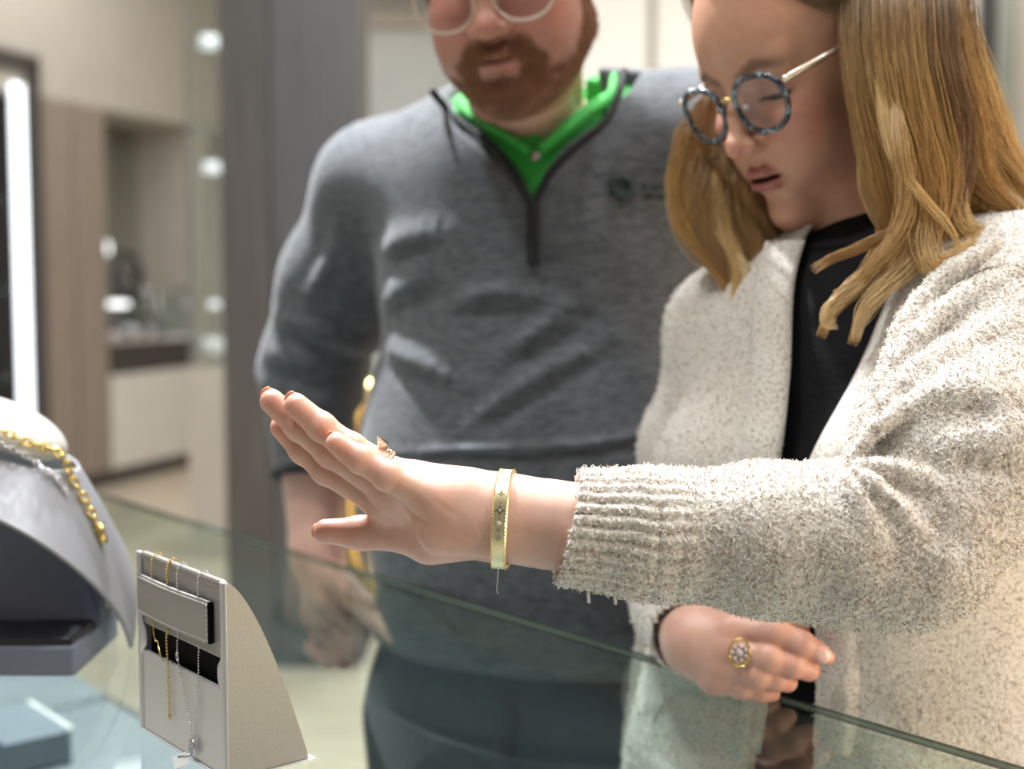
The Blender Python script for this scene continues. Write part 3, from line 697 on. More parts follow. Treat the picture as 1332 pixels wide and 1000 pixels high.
CREASE=[((516,652),(585,690),.0012,.0006),((585,690),(640,706),.0012,.0005),((545,664),(610,700),.001,.0004),((628,644),(640,690),.0008,.0004),((636,642),(646,684),.0007,.0003),((618,664),(630,694),.0008,.0004),
 ((500,640),(522,626),.0008,.0005),((466,612),(476,598),.0008,.0004),((452,604),(462,622),.0008,.0004),((425,572),(436,592),.0008,.0004),((488,660),(500,646),.0009,.0005),((530,672),(552,716),.0010,.0006),((560,640),(600,668),.0015,.0004)]
def hand_tint(V,fing,thumb,base=SKIN,nail=(.62,.27,.22)):
    c=np.tile(base,(len(V),1));p=V.astype(np.float32)
    def mix(c,col,w): w=np.clip(w,0,1)[:,None];return c*(1-w)+np.array(col)*w
    for n,ch in list(fing.items())+[('thumb',thumb)]:
        tip=ch[-1][0];c=mix(c,(.66,.27,.19),.55*np.clip(1-(np.linalg.norm(p-tip,axis=1)-.006)/.014,0,1))
        for j,r in ch[0:3]: c=mix(c,(.64,.29,.21),.28*np.clip(1-(np.linalg.norm(p-j,axis=1)-r)/.010,0,1))
    return c
lo,hi=bounds([f[-1][0] for f in FING.values()]+[THUMB[-1][0],THUMB[1][0],P(560,725,.9),P(830,692,.865)],.02)
lo=lo-.01;hi=hi+np.array([.01,.02,.03])
Vh,Qh=surface(w_handL,lo,hi,.0013)
ch=hand_tint(Vh,FING,THUMB)
# palm side is pinker
pk=np.clip((Vh[:,2]*-1+P(560,650,.86)[2]+.002)/.02,0,1)*np.clip((P(650,0,.86)[0]-Vh[:,0])/.03,0,1)
ch=ch*(1-.35*pk[:,None])+np.array([.72,.38,.30])*.35*pk[:,None]
# right hand resting on the counter edge
FR={'index':J((952,818,1.060,.0105),(1008,822,1.045,.0102),(1042,838,1.040,.0092),(1066,850,1.040,.0078)),
 'middle':J((948,846,1.056,.0105),(1000,856,1.040,.0100),(1030,864,1.040,.0090),(1052,872,1.044,.0078)),
 'ring':J((940,868,1.058,.0100),(985,877,1.044,.0096),(1008,882,1.046,.0086),(1024,887,1.052,.0074)),
 'little':J((930,884,1.062,.0090),(966,893,1.052,.0084),(988,898,1.052,.0076),(1003,901,1.056,.0066))}
TR=J((925,812,1.09,.016),(965,800,1.085,.012),(1005,802,1.078,.0095),(1040,815,1.072,.0078))
palmR=[(P(905,834,1.085),P(935,848,1.072),.026,.024),(P(905,826,1.085),P(938,830,1.070),.024,.018)]
def w_handR(p):
    d=hand_sdf(p,FR,TR,(P(905,838,1.083),.02),palm=palmR)
    return smin(d,cone(p,Rwr-(Rwr-Rel)*.25,P(908,836,1.083),.027,.024),.012)
lo,hi=bounds([f[i][0] for f in FR.values() for i in(0,3)]+[TR[-1][0],Rwr,Rwr-(Rwr-Rel)*.2],.03)
Vr,Qr=surface(w_handR,lo,hi,.0017);cr=hand_tint(Vr,FR,TR,base=np.array([.62,.37,.29]))
# head with neck
nloc=WR.T@((NB-WL)/WS)
hsdf=lambda q:head_sdf(q,False,tuple(nloc))
Vd,Qd=surface(hsdf,(-.1,min(-.2,nloc[1]-.06),nloc[2]-.06),(.1,.06,.15),.0021)
cd=head_tint(Vd,False);Vd=(Vd*WS)@WR.T+WL
lo,hi=bounds([Rsh,Lsh,Rel,Lel,Rwr,hip,NB,*ank],.16);lo[2]=.0
Vb,Qb=surface(w_body_lo,lo,hi,.0065,1);cb=np.tile(SKIN,(len(Vb),1))
woman=empty('person',(hip[0],hip[1],0),'woman in cream cardigan and speckled glasses holding one hand out','person')
woman['category']='person'
WB=np.array([hip[0],hip[1],0])
body=join('body',[(Vb-WB,Qb,cb),(Vd-WB,Qd,cd),(Vh-WB,Qh,ch),(Vr-WB,Qr,cr)],m_skin,woman)
m_eye=mat('eye_white',(.75,.72,.70),.08,coat=.5)
m_iris=mat('eye_iris',(.06,.09,.10),.1,coat=.8)
def eyes(R,Lc,S,parent,base,look=(-.0,.75,-.55)):
    for s in(-1,1):
        c=R@(np.array([s*.031,-.0115,-.001])*S)+Lc-base
        bm=bmesh.new();bmesh.ops.create_uvsphere(bm,u_segments=24,v_segments=16,radius=.0132*S);o=obm('eye',bm,m_eye,parent,True);o.location=c
        d=R@np.array(look);d/=np.linalg.norm(d)
        bm=bmesh.new();bmesh.ops.create_uvsphere(bm,u_segments=20,v_segments=10,radius=.0062*S)
        i=obm('iris',bm,m_iris,o,True);i.location=Vector(d*.0085*S)
eyes(WR,WL,WS,woman,WB)
# lashes
ps=[]
for s in(-1,1):
    arc=[WR@np.array([s*.031+.0128*math.cos(a)*1.05,.0008+.0022*math.sin(a)-abs(math.cos(a))*.004,-.0078-.0016*math.sin(a)])*WS+WL-WB for a in np.linspace(0,math.pi,14)]
    ps.append(tube(arc,.0011,6))
m_lash=mat('dark_lashes',(.02,.015,.015),.5)
for V,Q in ps: mesh('eyelashes',V,Q,m_lash,woman)
# finger nails
m_nail=mat('coral_tipped_nail',(.74,.47,.40),.28,coat=.3);m_nail2=mat('coral_polish',(.80,.27,.16),.2,coat=.6)
def nail(tip,prev,up,r,m,parent,base,name='fingernail'):
    d=tip-prev;d/=np.linalg.norm(d);up=up-d*(up@d);up/=np.linalg.norm(up);sd_=np.cross(d,up)
    d2=d-up*.22;d2/=np.linalg.norm(d2);u2=np.cross(sd_,d2)
    for nm,c,sz,mm_ in((name,tip+up*r*.62+d*r*.15,(r*1.05,r*.78,r*.42),m),('polished_tip',tip+up*r*.50+d*r*.95,(r*.34,r*.60,r*.24),m_nail2)):
        bm=bmesh.new();bmesh.ops.create_uvsphere(bm,u_segments=16,v_segments=10,radius=1)
        for v in bm.verts: v.co=Vector(c-base+d2*v.co.x*sz[0]+sd_*v.co.y*sz[1]+u2*v.co.z*sz[2])
        o=obm(nm,bm,mm_,parent,True)
        if nm==name: parent=o
    return o
upv=P(500,560,.9)-P(540,640,.86)
for n in FING: nail(FING[n][-1][0],FING[n][-2][0],upv,FING[n][-1][1],m_nail,woman,WB)
nail(THUMB[-1][0],THUMB[-2][0],P(420,688,.95)-P(424,691,.90),THUMB[-1][1],m_nail,woman,WB)
upr=P(1000,800,.95)-P(1000,850,1.05)
for n in('index',): nail(FR[n][-1][0],FR[n][-2][0],P(1070,835,.98)-P(1066,850,1.04),FR[n][-1][1],m_nail,woman,WB)
# trousers, shoes and black top
m_top=mat('black_ribbed_top',(.004,.004,.005),.8,spec=.2);bump(m_top,160,.0015,.4)
m_trw=mat('dark_maroon_trousers',(.055,.035,.04),.8);bump(m_trw,300,.0006,.3)
def w_top(p):
    d=w_torso(p,.003);d=smin(d,cone(p,NB+(np.array(wl((0,-.085,-.09)))-NB)*.0,NB+(wl((0,-.09,-.12))-NB)*.55,.056,.052),.02)
    return smax(d,-(p[:,2]-(hip[2]-.02)),.004)
lo,hi=bounds([Rsh,Lsh,hip,NB,NB+np.array([0,0,.08])],.19);lo[2]=hip[2]-.05
V,Q=surface(w_top,lo,hi,.005);mesh('black_top',V-WB,Q,m_top,woman)
def w_tr(p): return smax(smax(smin(w_torso(p,.003),w_legs(p,.010),.03),p[:,2]-(hip[2]+.03),.004),.09-p[:,2],.004)
lo,hi=bounds([hip,*ank],.2);lo[2]=.07;hi[2]=hip[2]+.05
V,Q=surface(w_tr,lo,hi,.008,1);mesh('trousers',V-WB,Q,m_trw,woman)
m_shoe=mat('black_leather_shoe',(.02,.02,.02),.35);bump(m_shoe,200,.0004,.2)
def shoe(a,f,parent,base,L_=.25):
    g=lambda p:smax(smin(ell(tolocal(p,a,np.stack([np.cross(f,(0,0,1)),f,[0,0,1.]],1)),(0,.06,-.045),(.045,L_*.5,.045)),sph(p,a,.047),.03),.0-p[:,2]+.002,.003)
    V,Q=surface(g,np.array(a)-.24,np.array(a)+np.array([.24,.24,.06]),.007,1);mesh('shoe',V-base,Q,m_shoe,parent)
for a in ank: shoe(a,fW,woman,WB,.23)
# ---------------------------------------------------------------- cardigan
m_wool=mat('cream_boucle_wool',(.6,.55,.48),.95,sheen=.35,sheenr=.6)
mp,n_,r_=noise_color(m_wool,(.30,.225,.17),(.80,.75,.68),420,5,.34,.50,rough=.7)
n2=N(m_wool,'ShaderNodeTexNoise',Scale=330.0,Detail=4.0,Roughness=.75);L(m_wool,mp,'Vector',n2,'Vector')
b_=N(m_wool,'ShaderNodeBump',Strength=.9,Distance=.0022);L(m_wool,n2,'Fac',b_,'Height');L(m_wool,b_,'Normal',bsdf(m_wool),'Normal')
def nz(p,s,seed=0):
    """cheap smooth value noise from sines"""
    r=np.random.default_rng(seed);o=0
    for _ in range(5):
        k=r.normal(size=3);k*=s/np.linalg.norm(k);o=o+np.sin(p@k.astype(np.float32)+r.uniform(0,6.28))
    return o/3
axF=(Lel-P(745,686,.863));axF/=np.linalg.norm(axF)
e1=np.cross(axF,(0,1.,0));e1/=np.linalg.norm(e1);e2=np.cross(axF,e1)
CUFF=P(745,686,.863)
SLEEVE=[(CUFF,.0375),(P(850,693,.865),.0395),(P(1000,702,.867),.0475),(P(1100,706,.867),.0505),(Lel,.0455)]
UP=[(Lel,.046),(P(1240,600,.900),.064),(P(1300,490,.965),.066),(Lsh+np.array([.0,0,-.012]),.060)]
FOLD=[[(1108,598,.850),(1135,562,.850),(1180,530,.858),(1240,512,.868),(1300,508,.885),(1360,520,.90),.0085],
 [(1120,585,.862),(1150,530,.868),(1200,480,.880),(1270,440,.90),(1350,410,.92),.0095],
 [(1130,540,.885),(1165,470,.90),(1220,410,.92),(1290,370,.94),(1350,345,.95),.0090],
 [(1148,490,.92),(1180,420,.935),(1225,365,.95),(1290,320,.965),.0080],
 [(1118,602,.842),(1170,612,.835),(1225,640,.838),(1270,662,.85),.0075],
 [(1112,612,.835),(1150,640,.823),(1195,690,.822),(1225,722,.835),.0070],
 [(1100,620,.832),(1125,660,.820),(1150,712,.818),.0055],
 [(1185,690,.822),(1178,740,.822),(1170,790,.838),.0050],
 [(1250,560,.850),(1300,560,.858),(1350,575,.87),.0085]]
VALL=[[(1125,578,.828),(1170,535,.832),(1235,535,.840),(1310,540,.854),.0095],[(1160,505,.845),(1210,455,.862),(1280,415,.875),(1350,385,.885),.011],
 [(1160,450,.865),(1210,390,.885),(1270,345,.905),.010],[(1150,625,.815),(1200,665,.808),(1240,700,.818),.007],[(1130,640,.812),(1165,690,.805),(1185,730,.812),.007],[(1240,600,.834),(1300,610,.845),(1340,620,.858),.008]]
def sleeveL(p):
    d=chain(p,SLEEVE,.015);u=chain(p,UP,.03);d=smin(d,u,.022)
    g=None
    for f in FOLD:
        r=f[-1];pts=smoothpts([P(*q) for q in f[:-1]],9);n=len(pts)
        c=chain(p,[(q,r*(.45+.55*math.sin(math.pi*(i+.7)/(n+.4)))) for i,q in enumerate(pts)],.003);g=c if g is None else np.minimum(g,c)
    d=smin(d,g,.008)
    for f in VALL:
        pts=smoothpts([P(*q) for q in f[:-1]],8);n=len(pts);m=None
        for i,(a_,b2) in enumerate(zip(pts[:-1],pts[1:])):
            dd=cone(p,a_,b2,0,0);e=math.sin(math.pi*(i+.7)/(n+.4));v=e*np.exp(-(dd/.0125)**2);m=v if m is None else np.maximum(m,v)
        d=d+m*f[-1]*1.1
    q=p-CUFF.astype(np.float32);t=q@axF.astype(np.float32);th=np.arctan2(q@e2.astype(np.float32),q@e1.astype(np.float32))
    x_=(t-.066)/.006
    ribm=1/(1+np.exp(np.clip(x_,-20,20)));wob=.35*np.sin(t*90)+.2*np.sin(t*210+1)
    d=d-.0021*ribm*(np.abs(np.cos(th*15+wob))**1.0*1.6-1.0)
    for s_,w_,a_ in((.0515,.0016,.0012),(.067,.0016,.0010)): d=d+a_*np.exp(-((t-s_)/w_)**2)*(t<.09)
    d=d-.0010*nz(p,55,1)-.0005*nz(p,160,2)*(1-ribm)
    # open cuff
    cut=-(t+.10*(q@e1.astype(np.float32))*0-.0);tilt=(p[:,2]-float(CUFF[2]))*.17
    d=smax(d,-(t-tilt+.004)-.0,.002)
    inner=cone(p,CUFF-axF*.03,CUFF+axF*.05,.0345,.0335)
    return smax(d,-inner,.0015)
lo,hi=bounds([CUFF,Lel,Lsh,P(1100,600,.85),P(1200,790,.87)],.09)
Vs,Qs=surface(sleeveL,lo,hi,.0019,2)
card=mesh('cardigan',Vs-WB,Qs,m_wool,woman)
# opening in front: edges given down the chest, in torso coordinates
def uz(px,py,d): q=(P(px,py,d)-chest)@BW;return q[0],P(px,py,d)[2]
LE=[uz(1052,300,1.13),uz(1036,380,1.10),uz(1020,440,1.07),uz(996,600,1.05),uz(965,760,1.06),uz(955,1000,1.10)]
RE=[uz(1190,300,1.04),uz(1180,350,1.03),uz(1130,450,1.02),uz(1085,530,1.01),uz(1042,605,1.01),uz(1022,760,1.03),uz(1020,1000,1.05)]
def edge_at(E_,z): 
    a=np.array(sorted([(b,a) for a,b in E_]));return np.interp(z,a[:,0],a[:,1])
hemz=.72
def card_body(p):
    z=p[:,2];fl=np.clip((1.08-z)/.35,0,1)
    h=tolocal(p,hip,BW)
    d=w_torso(p,.016)
    skirt=smax(np.sqrt((h[:,0]/(1.32+.22*fl))**2+(h[:,1]/(.85+.06*fl))**2)-.140-.012*fl,np.maximum(z-1.12,hemz-z),.02)
    fold=.013*np.sin(np.arctan2(h[:,1],h[:,0])*11+1.0*np.sin(z*7))*fl
    d=smin(d,skirt-fold,.05)
    d=smin(d,chain(p,[(Rsh+np.array([0,0,.0]),.054),((Rsh+Rel)/2+np.array([-.004,0,0]),.050),(Rel,.046),(Rel+(Rwr-Rel)*.55,.042),(Rwr-(Rwr-Rel)*.10,.036)],.03),.03)
    d=smin(d,chain(p,UP[2:],.03)+.004,.03)
    d=d-.0035*nz(p,26,5)-.0018*nz(p,70,6)
    c=tolocal(p,chest,BW)
    shell=smax(d,-(w_torso(p,.0085)),.003)
    # cut the front open
    u=c[:,0];l=edge_at(LE,z);r=edge_at(RE,z)
    op=np.maximum(np.maximum(l-u,u-r),-c[:,1]-.0)
    shell=smax(shell,-op,.006)
    # neck
    shell=smax(shell,-cone(p,NB-np.array([0,0,.03]),NB+np.array([0,0,.2]),.062,.075),.006)
    # sleeve end
    axr=(Rwr-Rel)/np.linalg.norm(Rwr-Rel);t=(p-Rwr.astype(np.float32))@axr.astype(np.float32)
    nearr=np.linalg.norm(p-Rwr.astype(np.float32),axis=1)<.09
    shell=np.where(nearr,smax(shell,t+.004,.002),shell)
    shell=smax(shell,-cone(p,Rwr-axr*.04,Rwr+axr*.05,.031,.031),.002)
    return smax(shell,hemz-z,.004)
lo,hi=bounds([Rsh,Lsh,Rel,Rwr,hip,NB],.23);lo[2]=hemz-.02
Vc,Qc=surface(card_body,lo,hi,.0036,1)
mesh('cardigan_body',Vc-WB,Qc,m_wool,card)
# shawl collar bands along both front edges
def band(E_,side,f0):
    a=np.array(sorted([(b,a) for a,b in E_]));V=[]
    zs=np.linspace(a[0,0],a[-1,0],60);out=[]
    for z in zs:
        u=np.interp(z,a[:,0],a[:,1]);
        # march to the shell surface
        v=np.linspace(.26,-.02,160);pts=chest[None]+u*sW[None]+v[:,None]*fW[None];pts[:,2]=z
        dd=w_torso(pts.astype(np.float32),.016)
        k=np.argmax(dd<0) if (dd<0).any() else len(v)-1
        out.append(pts[k]+sW*side*.014)
    return np.array(out)
for E_,s in((LE,-1),(RE,1)):
    pts=band(E_,s,0);ker=np.ones(9)/9
    pp=np.stack([np.convolve(np.pad(pts[:,i],4,'edge'),ker,'valid') for i in range(3)],1)
    V=[];Q=[];n=20
    for i,c in enumerate(pp):
        for k in range(n):
            a=2*math.pi*k/n;w=.019+.0012*math.cos(a*8);V.append(c+sW*math.cos(a)*w+fW*math.sin(a)*(.0095+.0010*math.sin(i*.9))-WB)
    for i in range(len(pp)-1):
        for k in range(n):Q.append((i*n+k,i*n+(k+1)%n,(i+1)*n+(k+1)%n,(i+1)*n+k))
    Q+=[tuple(range(n)),tuple(range(len(V)-n,len(V)))]
    mesh('collar_band',V,Q,m_wool,card)
# loose boucle fibres
def fuzz(name,V,Q,count,length,rad,parent,base,mask=None,seed=1,k=4,curl=.6):
    r=np.random.default_rng(seed)
    a,b,c,d=[V[Q[:,i]] for i in range(4)];n=np.cross(c-a,d-b);ar=np.linalg.norm(n,axis=1)+1e-12
    ctr=(a+b+c+d)/4;w=ar.copy()
    if mask is not None:w=w*mask(ctr)
    view=(ctr-CAM);w=w*np.where((n*view).sum(1)/ar/np.linalg.norm(view,axis=1)<.25,1,.0)
    idx=r.choice(len(Q),count,p=w/w.sum());s,t=r.random(count)[:,None],r.random(count)[:,None]
    p0=a[idx]*(1-s)*(1-t)+b[idx]*s*(1-t)+c[idx]*s*t+d[idx]*(1-s)*t
    nn=n[idx]/ar[idx][:,None];dirr=nn*.45+r.normal(size=(count,3))*curl;dirr/=np.linalg.norm(dirr,axis=1)[:,None]
    pts=np.empty((count,k,3));pts[:,0]=p0-nn*.0004;ln=length*r.uniform(.35,1.3,count)[:,None]
    dd=dirr
    for i in range(1,k):
        pts[:,i]=pts[:,i-1]+dd*ln/(k-1);dd=dd+r.normal(size=(count,3))*.75-nn*.25;dd/=np.linalg.norm(dd,axis=1)[:,None]
    br=r.random(count);col=np.where(br[:,None]<.21,np.array([.38,.29,.22]),np.array([.86,.82,.76]))*r.uniform(.8,1.12,count)[:,None]
    rr=rad*np.array([1,1,.9,.4])[:k]
    o=strands(name,pts-base,rr,col,m_fuzz,parent);return tag(o,kind='stuff')
assert True
fuzz('wool_fibres',Vs,Qs,100000,.0034,.00026,card,WB,seed=3,mask=lambda c:np.where((c-CUFF)@axF<.068,.45,1))
fuzz('wool_fibres',Vc,Qc,60000,.0042,.00034,card,WB,seed=4)
# loose thread ends under the cuff
ps=[]
for px,py,l in((765,772,.006),(800,778,.004),(735,760,.003)):
    a=P(px,py,.865);ps.append(tube([a+np.array([0,0,.004]),a,a-np.array([-.0005,0,l])],.0011,6))
V,Q=merge([( [np.array(v)-WB for v in v_],q_) for v_,q_ in ps]);mesh('loose_thread',V,Q,m_wool,card)
# ---------------------------------------------------------------- woman's hair
r=np.random.default_rng(11)
def lock(ctrl,w,n,col,k=26,flat=.55,spread=None,wave=.0035,taper=.14,var=.16,tipcol=None):
    """a lock of n strands following control points (px,py,d); w = half width in metres"""
    g=smoothpts([P(*c) for c in ctrl],k);T=np.gradient(g,axis=0);T/=np.linalg.norm(T,axis=1)[:,None]
    vd=g-CAM;vd/=np.linalg.norm(vd,axis=1)[:,None];S=np.cross(T,vd);S/=np.linalg.norm(S,axis=1)[:,None];D=np.cross(S,T)
    u=np.linspace(0,1,k);prof=w*(np.interp(u,[0,.2,.7,1],[.75 if ctrl[0][1]<-50 else .2,1,.9,taper]) if spread is None else np.interp(u,*spread))
    a=r.normal(size=(n,1))*.5;b=r.normal(size=(n,1))*.5;a=np.clip(a,-1.25,1.25);b=np.clip(b,-1.2,1.2)
    ph=r.uniform(0,6.28,(n,1));dev=wave*np.sin(u[None]*r.uniform(5,9,(n,1))+ph)*np.linspace(.2,1,k)
    L0=1-(.42 if len(ctrl)<8 or ctrl[-1][0]<1130 else .25)*r.random((n,1))**1.15;uu=u[None]*L0
    idx=uu*(k-1);i0=np.clip(idx.astype(int),0,k-2);f=(idx-i0)[...,None]
    G=g[i0]*(1-f)+g[i0+1]*f;SS=S[i0];DD=D[i0];pr=np.interp(uu,u,prof)*(1-.82*u[None]**3)
    pts=G+SS*(a*pr+dev)[...,None]+DD*(b*pr*flat+dev*.4)[...,None]
    c=np.array(col)[None]*(1+r.normal(size=(n,1))*var);c=np.clip(c,0.01,1)
    c=np.repeat(c[:,None],k,1)
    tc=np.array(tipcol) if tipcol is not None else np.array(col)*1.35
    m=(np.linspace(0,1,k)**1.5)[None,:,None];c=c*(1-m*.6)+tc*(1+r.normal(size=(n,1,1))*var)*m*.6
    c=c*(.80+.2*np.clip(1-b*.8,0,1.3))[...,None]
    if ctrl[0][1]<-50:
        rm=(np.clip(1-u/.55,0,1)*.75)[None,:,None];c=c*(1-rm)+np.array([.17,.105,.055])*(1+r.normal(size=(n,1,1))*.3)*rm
    return pts,np.clip(c,0,1)
BL=(.42,.245,.085);LB=(.60,.41,.18);DB=(.19,.10,.04);RT=(.12,.075,.045)
LK=[]
add=lambda *a,**k:LK.append(lock(*a,**k))
# near side, from crown down in front of the shoulder
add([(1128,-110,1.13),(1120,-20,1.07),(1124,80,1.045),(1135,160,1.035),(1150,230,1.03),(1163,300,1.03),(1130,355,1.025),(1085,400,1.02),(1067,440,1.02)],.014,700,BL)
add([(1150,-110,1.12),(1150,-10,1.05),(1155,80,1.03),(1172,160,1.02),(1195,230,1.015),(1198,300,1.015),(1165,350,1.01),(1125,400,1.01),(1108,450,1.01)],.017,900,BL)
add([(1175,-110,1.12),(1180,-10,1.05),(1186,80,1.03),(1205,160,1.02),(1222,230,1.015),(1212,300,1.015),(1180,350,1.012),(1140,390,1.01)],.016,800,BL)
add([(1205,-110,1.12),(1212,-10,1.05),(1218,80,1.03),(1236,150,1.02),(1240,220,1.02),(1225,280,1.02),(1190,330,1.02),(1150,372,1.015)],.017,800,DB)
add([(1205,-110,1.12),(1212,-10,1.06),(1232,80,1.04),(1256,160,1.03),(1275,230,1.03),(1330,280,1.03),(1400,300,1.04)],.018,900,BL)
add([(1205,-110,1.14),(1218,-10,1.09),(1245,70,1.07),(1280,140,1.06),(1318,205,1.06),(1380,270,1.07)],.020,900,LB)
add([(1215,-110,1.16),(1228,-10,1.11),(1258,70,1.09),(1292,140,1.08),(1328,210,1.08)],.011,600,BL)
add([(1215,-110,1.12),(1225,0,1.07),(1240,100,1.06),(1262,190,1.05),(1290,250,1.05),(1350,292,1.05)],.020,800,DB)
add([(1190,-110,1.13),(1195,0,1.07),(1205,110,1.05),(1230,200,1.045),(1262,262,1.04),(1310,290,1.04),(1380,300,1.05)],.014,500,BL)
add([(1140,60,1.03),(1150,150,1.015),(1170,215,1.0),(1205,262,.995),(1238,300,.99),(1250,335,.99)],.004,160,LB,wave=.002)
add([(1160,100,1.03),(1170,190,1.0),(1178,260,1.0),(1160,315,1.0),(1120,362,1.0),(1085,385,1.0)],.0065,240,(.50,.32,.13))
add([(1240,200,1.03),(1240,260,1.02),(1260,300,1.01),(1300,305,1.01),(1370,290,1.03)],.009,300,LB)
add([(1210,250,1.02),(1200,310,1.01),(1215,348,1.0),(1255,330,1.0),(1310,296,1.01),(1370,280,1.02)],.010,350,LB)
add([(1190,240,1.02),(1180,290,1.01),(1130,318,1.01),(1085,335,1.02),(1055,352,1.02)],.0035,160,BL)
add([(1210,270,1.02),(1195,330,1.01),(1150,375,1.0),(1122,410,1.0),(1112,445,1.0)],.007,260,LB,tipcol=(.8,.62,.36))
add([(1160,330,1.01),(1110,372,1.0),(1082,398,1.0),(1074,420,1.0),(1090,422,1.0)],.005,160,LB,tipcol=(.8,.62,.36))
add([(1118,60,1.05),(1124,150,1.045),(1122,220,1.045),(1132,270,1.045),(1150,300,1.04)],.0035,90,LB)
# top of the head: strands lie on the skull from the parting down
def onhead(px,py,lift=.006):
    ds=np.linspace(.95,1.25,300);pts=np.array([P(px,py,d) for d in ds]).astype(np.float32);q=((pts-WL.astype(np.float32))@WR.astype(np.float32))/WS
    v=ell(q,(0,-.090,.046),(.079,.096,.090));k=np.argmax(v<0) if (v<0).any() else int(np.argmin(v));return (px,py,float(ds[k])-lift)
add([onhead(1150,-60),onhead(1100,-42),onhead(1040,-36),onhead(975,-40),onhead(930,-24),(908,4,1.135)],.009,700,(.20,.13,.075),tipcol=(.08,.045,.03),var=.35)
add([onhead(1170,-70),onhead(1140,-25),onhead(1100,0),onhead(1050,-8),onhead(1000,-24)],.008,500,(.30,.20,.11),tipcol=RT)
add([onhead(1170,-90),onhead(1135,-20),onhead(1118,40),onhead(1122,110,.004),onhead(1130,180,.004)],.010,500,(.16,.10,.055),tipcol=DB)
def skull(x_,th,y,rx=.088,rz=.098,ry=.112):
    k_=math.sqrt(max(1-((y+.092)/ry)**2,.06));return (x_*rx*math.sin(th)*k_,y,.046+rz*math.cos(th)*k_)
def addw(pts3,w,n,col,**k_):
    c_=[]
    for v in pts3:
        d=(v-CAM)@CF;c_.append((666+FPX*((v-CAM)@CR)/d,500-FPX*((v-CAM)@CU)/d,d))
    add(c_,w,n,col,**k_)
for s_ in(-1,1):
    for y0 in np.linspace(-.012,-.185,13):
        back=max(0,-.10-y0)
        q=[skull(s_,t_,y0-.055*math.sin(t_)*(y0>-.10)) for t_ in (.05,.45,.85,1.2,1.5)]
        w=[wl(v) for v in q];e=w[-1]
        out=(WR@np.array([s_*1.,0,0]))*.006
        bk=(WR@np.array([0,-1.,0]));bk=bk/np.linalg.norm(bk)
        drop=.10 if y0>-.08 else .24
        if s_>0 and y0>-.05: drop=.08
        w+=[e+out+bk*.012+np.array([0,0,-.25*drop]),e+out+bk*.018+np.array([0,0,-.62*drop]),e+bk*.012+np.array([0,0,-drop])]
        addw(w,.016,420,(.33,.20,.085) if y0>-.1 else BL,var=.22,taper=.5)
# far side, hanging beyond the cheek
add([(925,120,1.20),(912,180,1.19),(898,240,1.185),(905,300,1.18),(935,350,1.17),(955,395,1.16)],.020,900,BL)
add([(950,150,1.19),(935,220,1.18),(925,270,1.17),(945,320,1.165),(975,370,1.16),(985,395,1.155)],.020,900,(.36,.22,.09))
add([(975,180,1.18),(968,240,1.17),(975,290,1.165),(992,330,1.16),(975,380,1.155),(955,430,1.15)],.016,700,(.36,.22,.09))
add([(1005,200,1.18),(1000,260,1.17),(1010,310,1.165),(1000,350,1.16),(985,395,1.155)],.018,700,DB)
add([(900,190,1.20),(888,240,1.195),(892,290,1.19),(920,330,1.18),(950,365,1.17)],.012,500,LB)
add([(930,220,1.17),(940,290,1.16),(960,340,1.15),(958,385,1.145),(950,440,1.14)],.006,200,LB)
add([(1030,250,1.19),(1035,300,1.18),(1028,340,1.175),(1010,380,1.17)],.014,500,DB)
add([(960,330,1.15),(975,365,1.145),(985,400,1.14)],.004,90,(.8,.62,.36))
# fine stray hairs
add([(1215,-60,1.13),(1235,60,1.10),(1268,150,1.085),(1310,225,1.075),(1370,285,1.08)],.014,450,BL)
add([(1225,0,1.12),(1255,90,1.10),(1296,165,1.09),(1345,230,1.085)],.010,300,LB)
for _ in range(5):
    y0=r.uniform(0,160);x0=r.uniform(1140,1250);add([(x0,y0,1.01),(x0+12,y0+80,1.0),(x0+30,y0+160,1.0),(x0+26,y0+230,1.0)],.0015,2,BL,wave=.004)
pts=np.concatenate([l[0] for l in LK]);col=np.concatenate([l[1] for l in LK])
print('hair strands',len(pts))
rad=.00019*np.interp(np.linspace(0,1,pts.shape[1]),[0,.8,1],[1,.9,.3])
hair=strands('hair',pts-WB,rad,col,m_hair,woman)
# solid core under the strands so that no gaps show through
m_core=mat('hair_under_layer',(.16,.095,.045),.7);noise_color(m_core,(.10,.06,.03),(.25,.16,.08),60,4,stretch=(1,1,.12))
def core(p):
    q=((p-WL.astype(np.float32))@WR.astype(np.float32))/WS
    d=ell(q,(0,-.094,.046),(.080,.094,.090));d=smax(d,-ell(q,(0,.03,-.03),(.065,.072,.105)),.01)
    d=smin(d,chain(p,[(P(1190,-40,1.16),.036),(P(1200,100,1.115),.034),(P(1225,190,1.10),.030),(P(1260,260,1.09),.024)],.03),.03)
    d=smin(d,chain(p,[(P(1165,40,1.10),.018),(P(1180,180,1.075),.018),(P(1195,280,1.06),.012)],.02),.03)
    d=smin(d,chain(p,[(P(960,140,1.23),.022),(P(945,230,1.21),.022),(P(965,310,1.19),.016)],.02),.02)
    return d
V,Q=surface(core,WL-.32,WL+np.array([.34,.32,.2]),.004);mesh('hair_under_layer',V-WB,Q,m_core,woman)
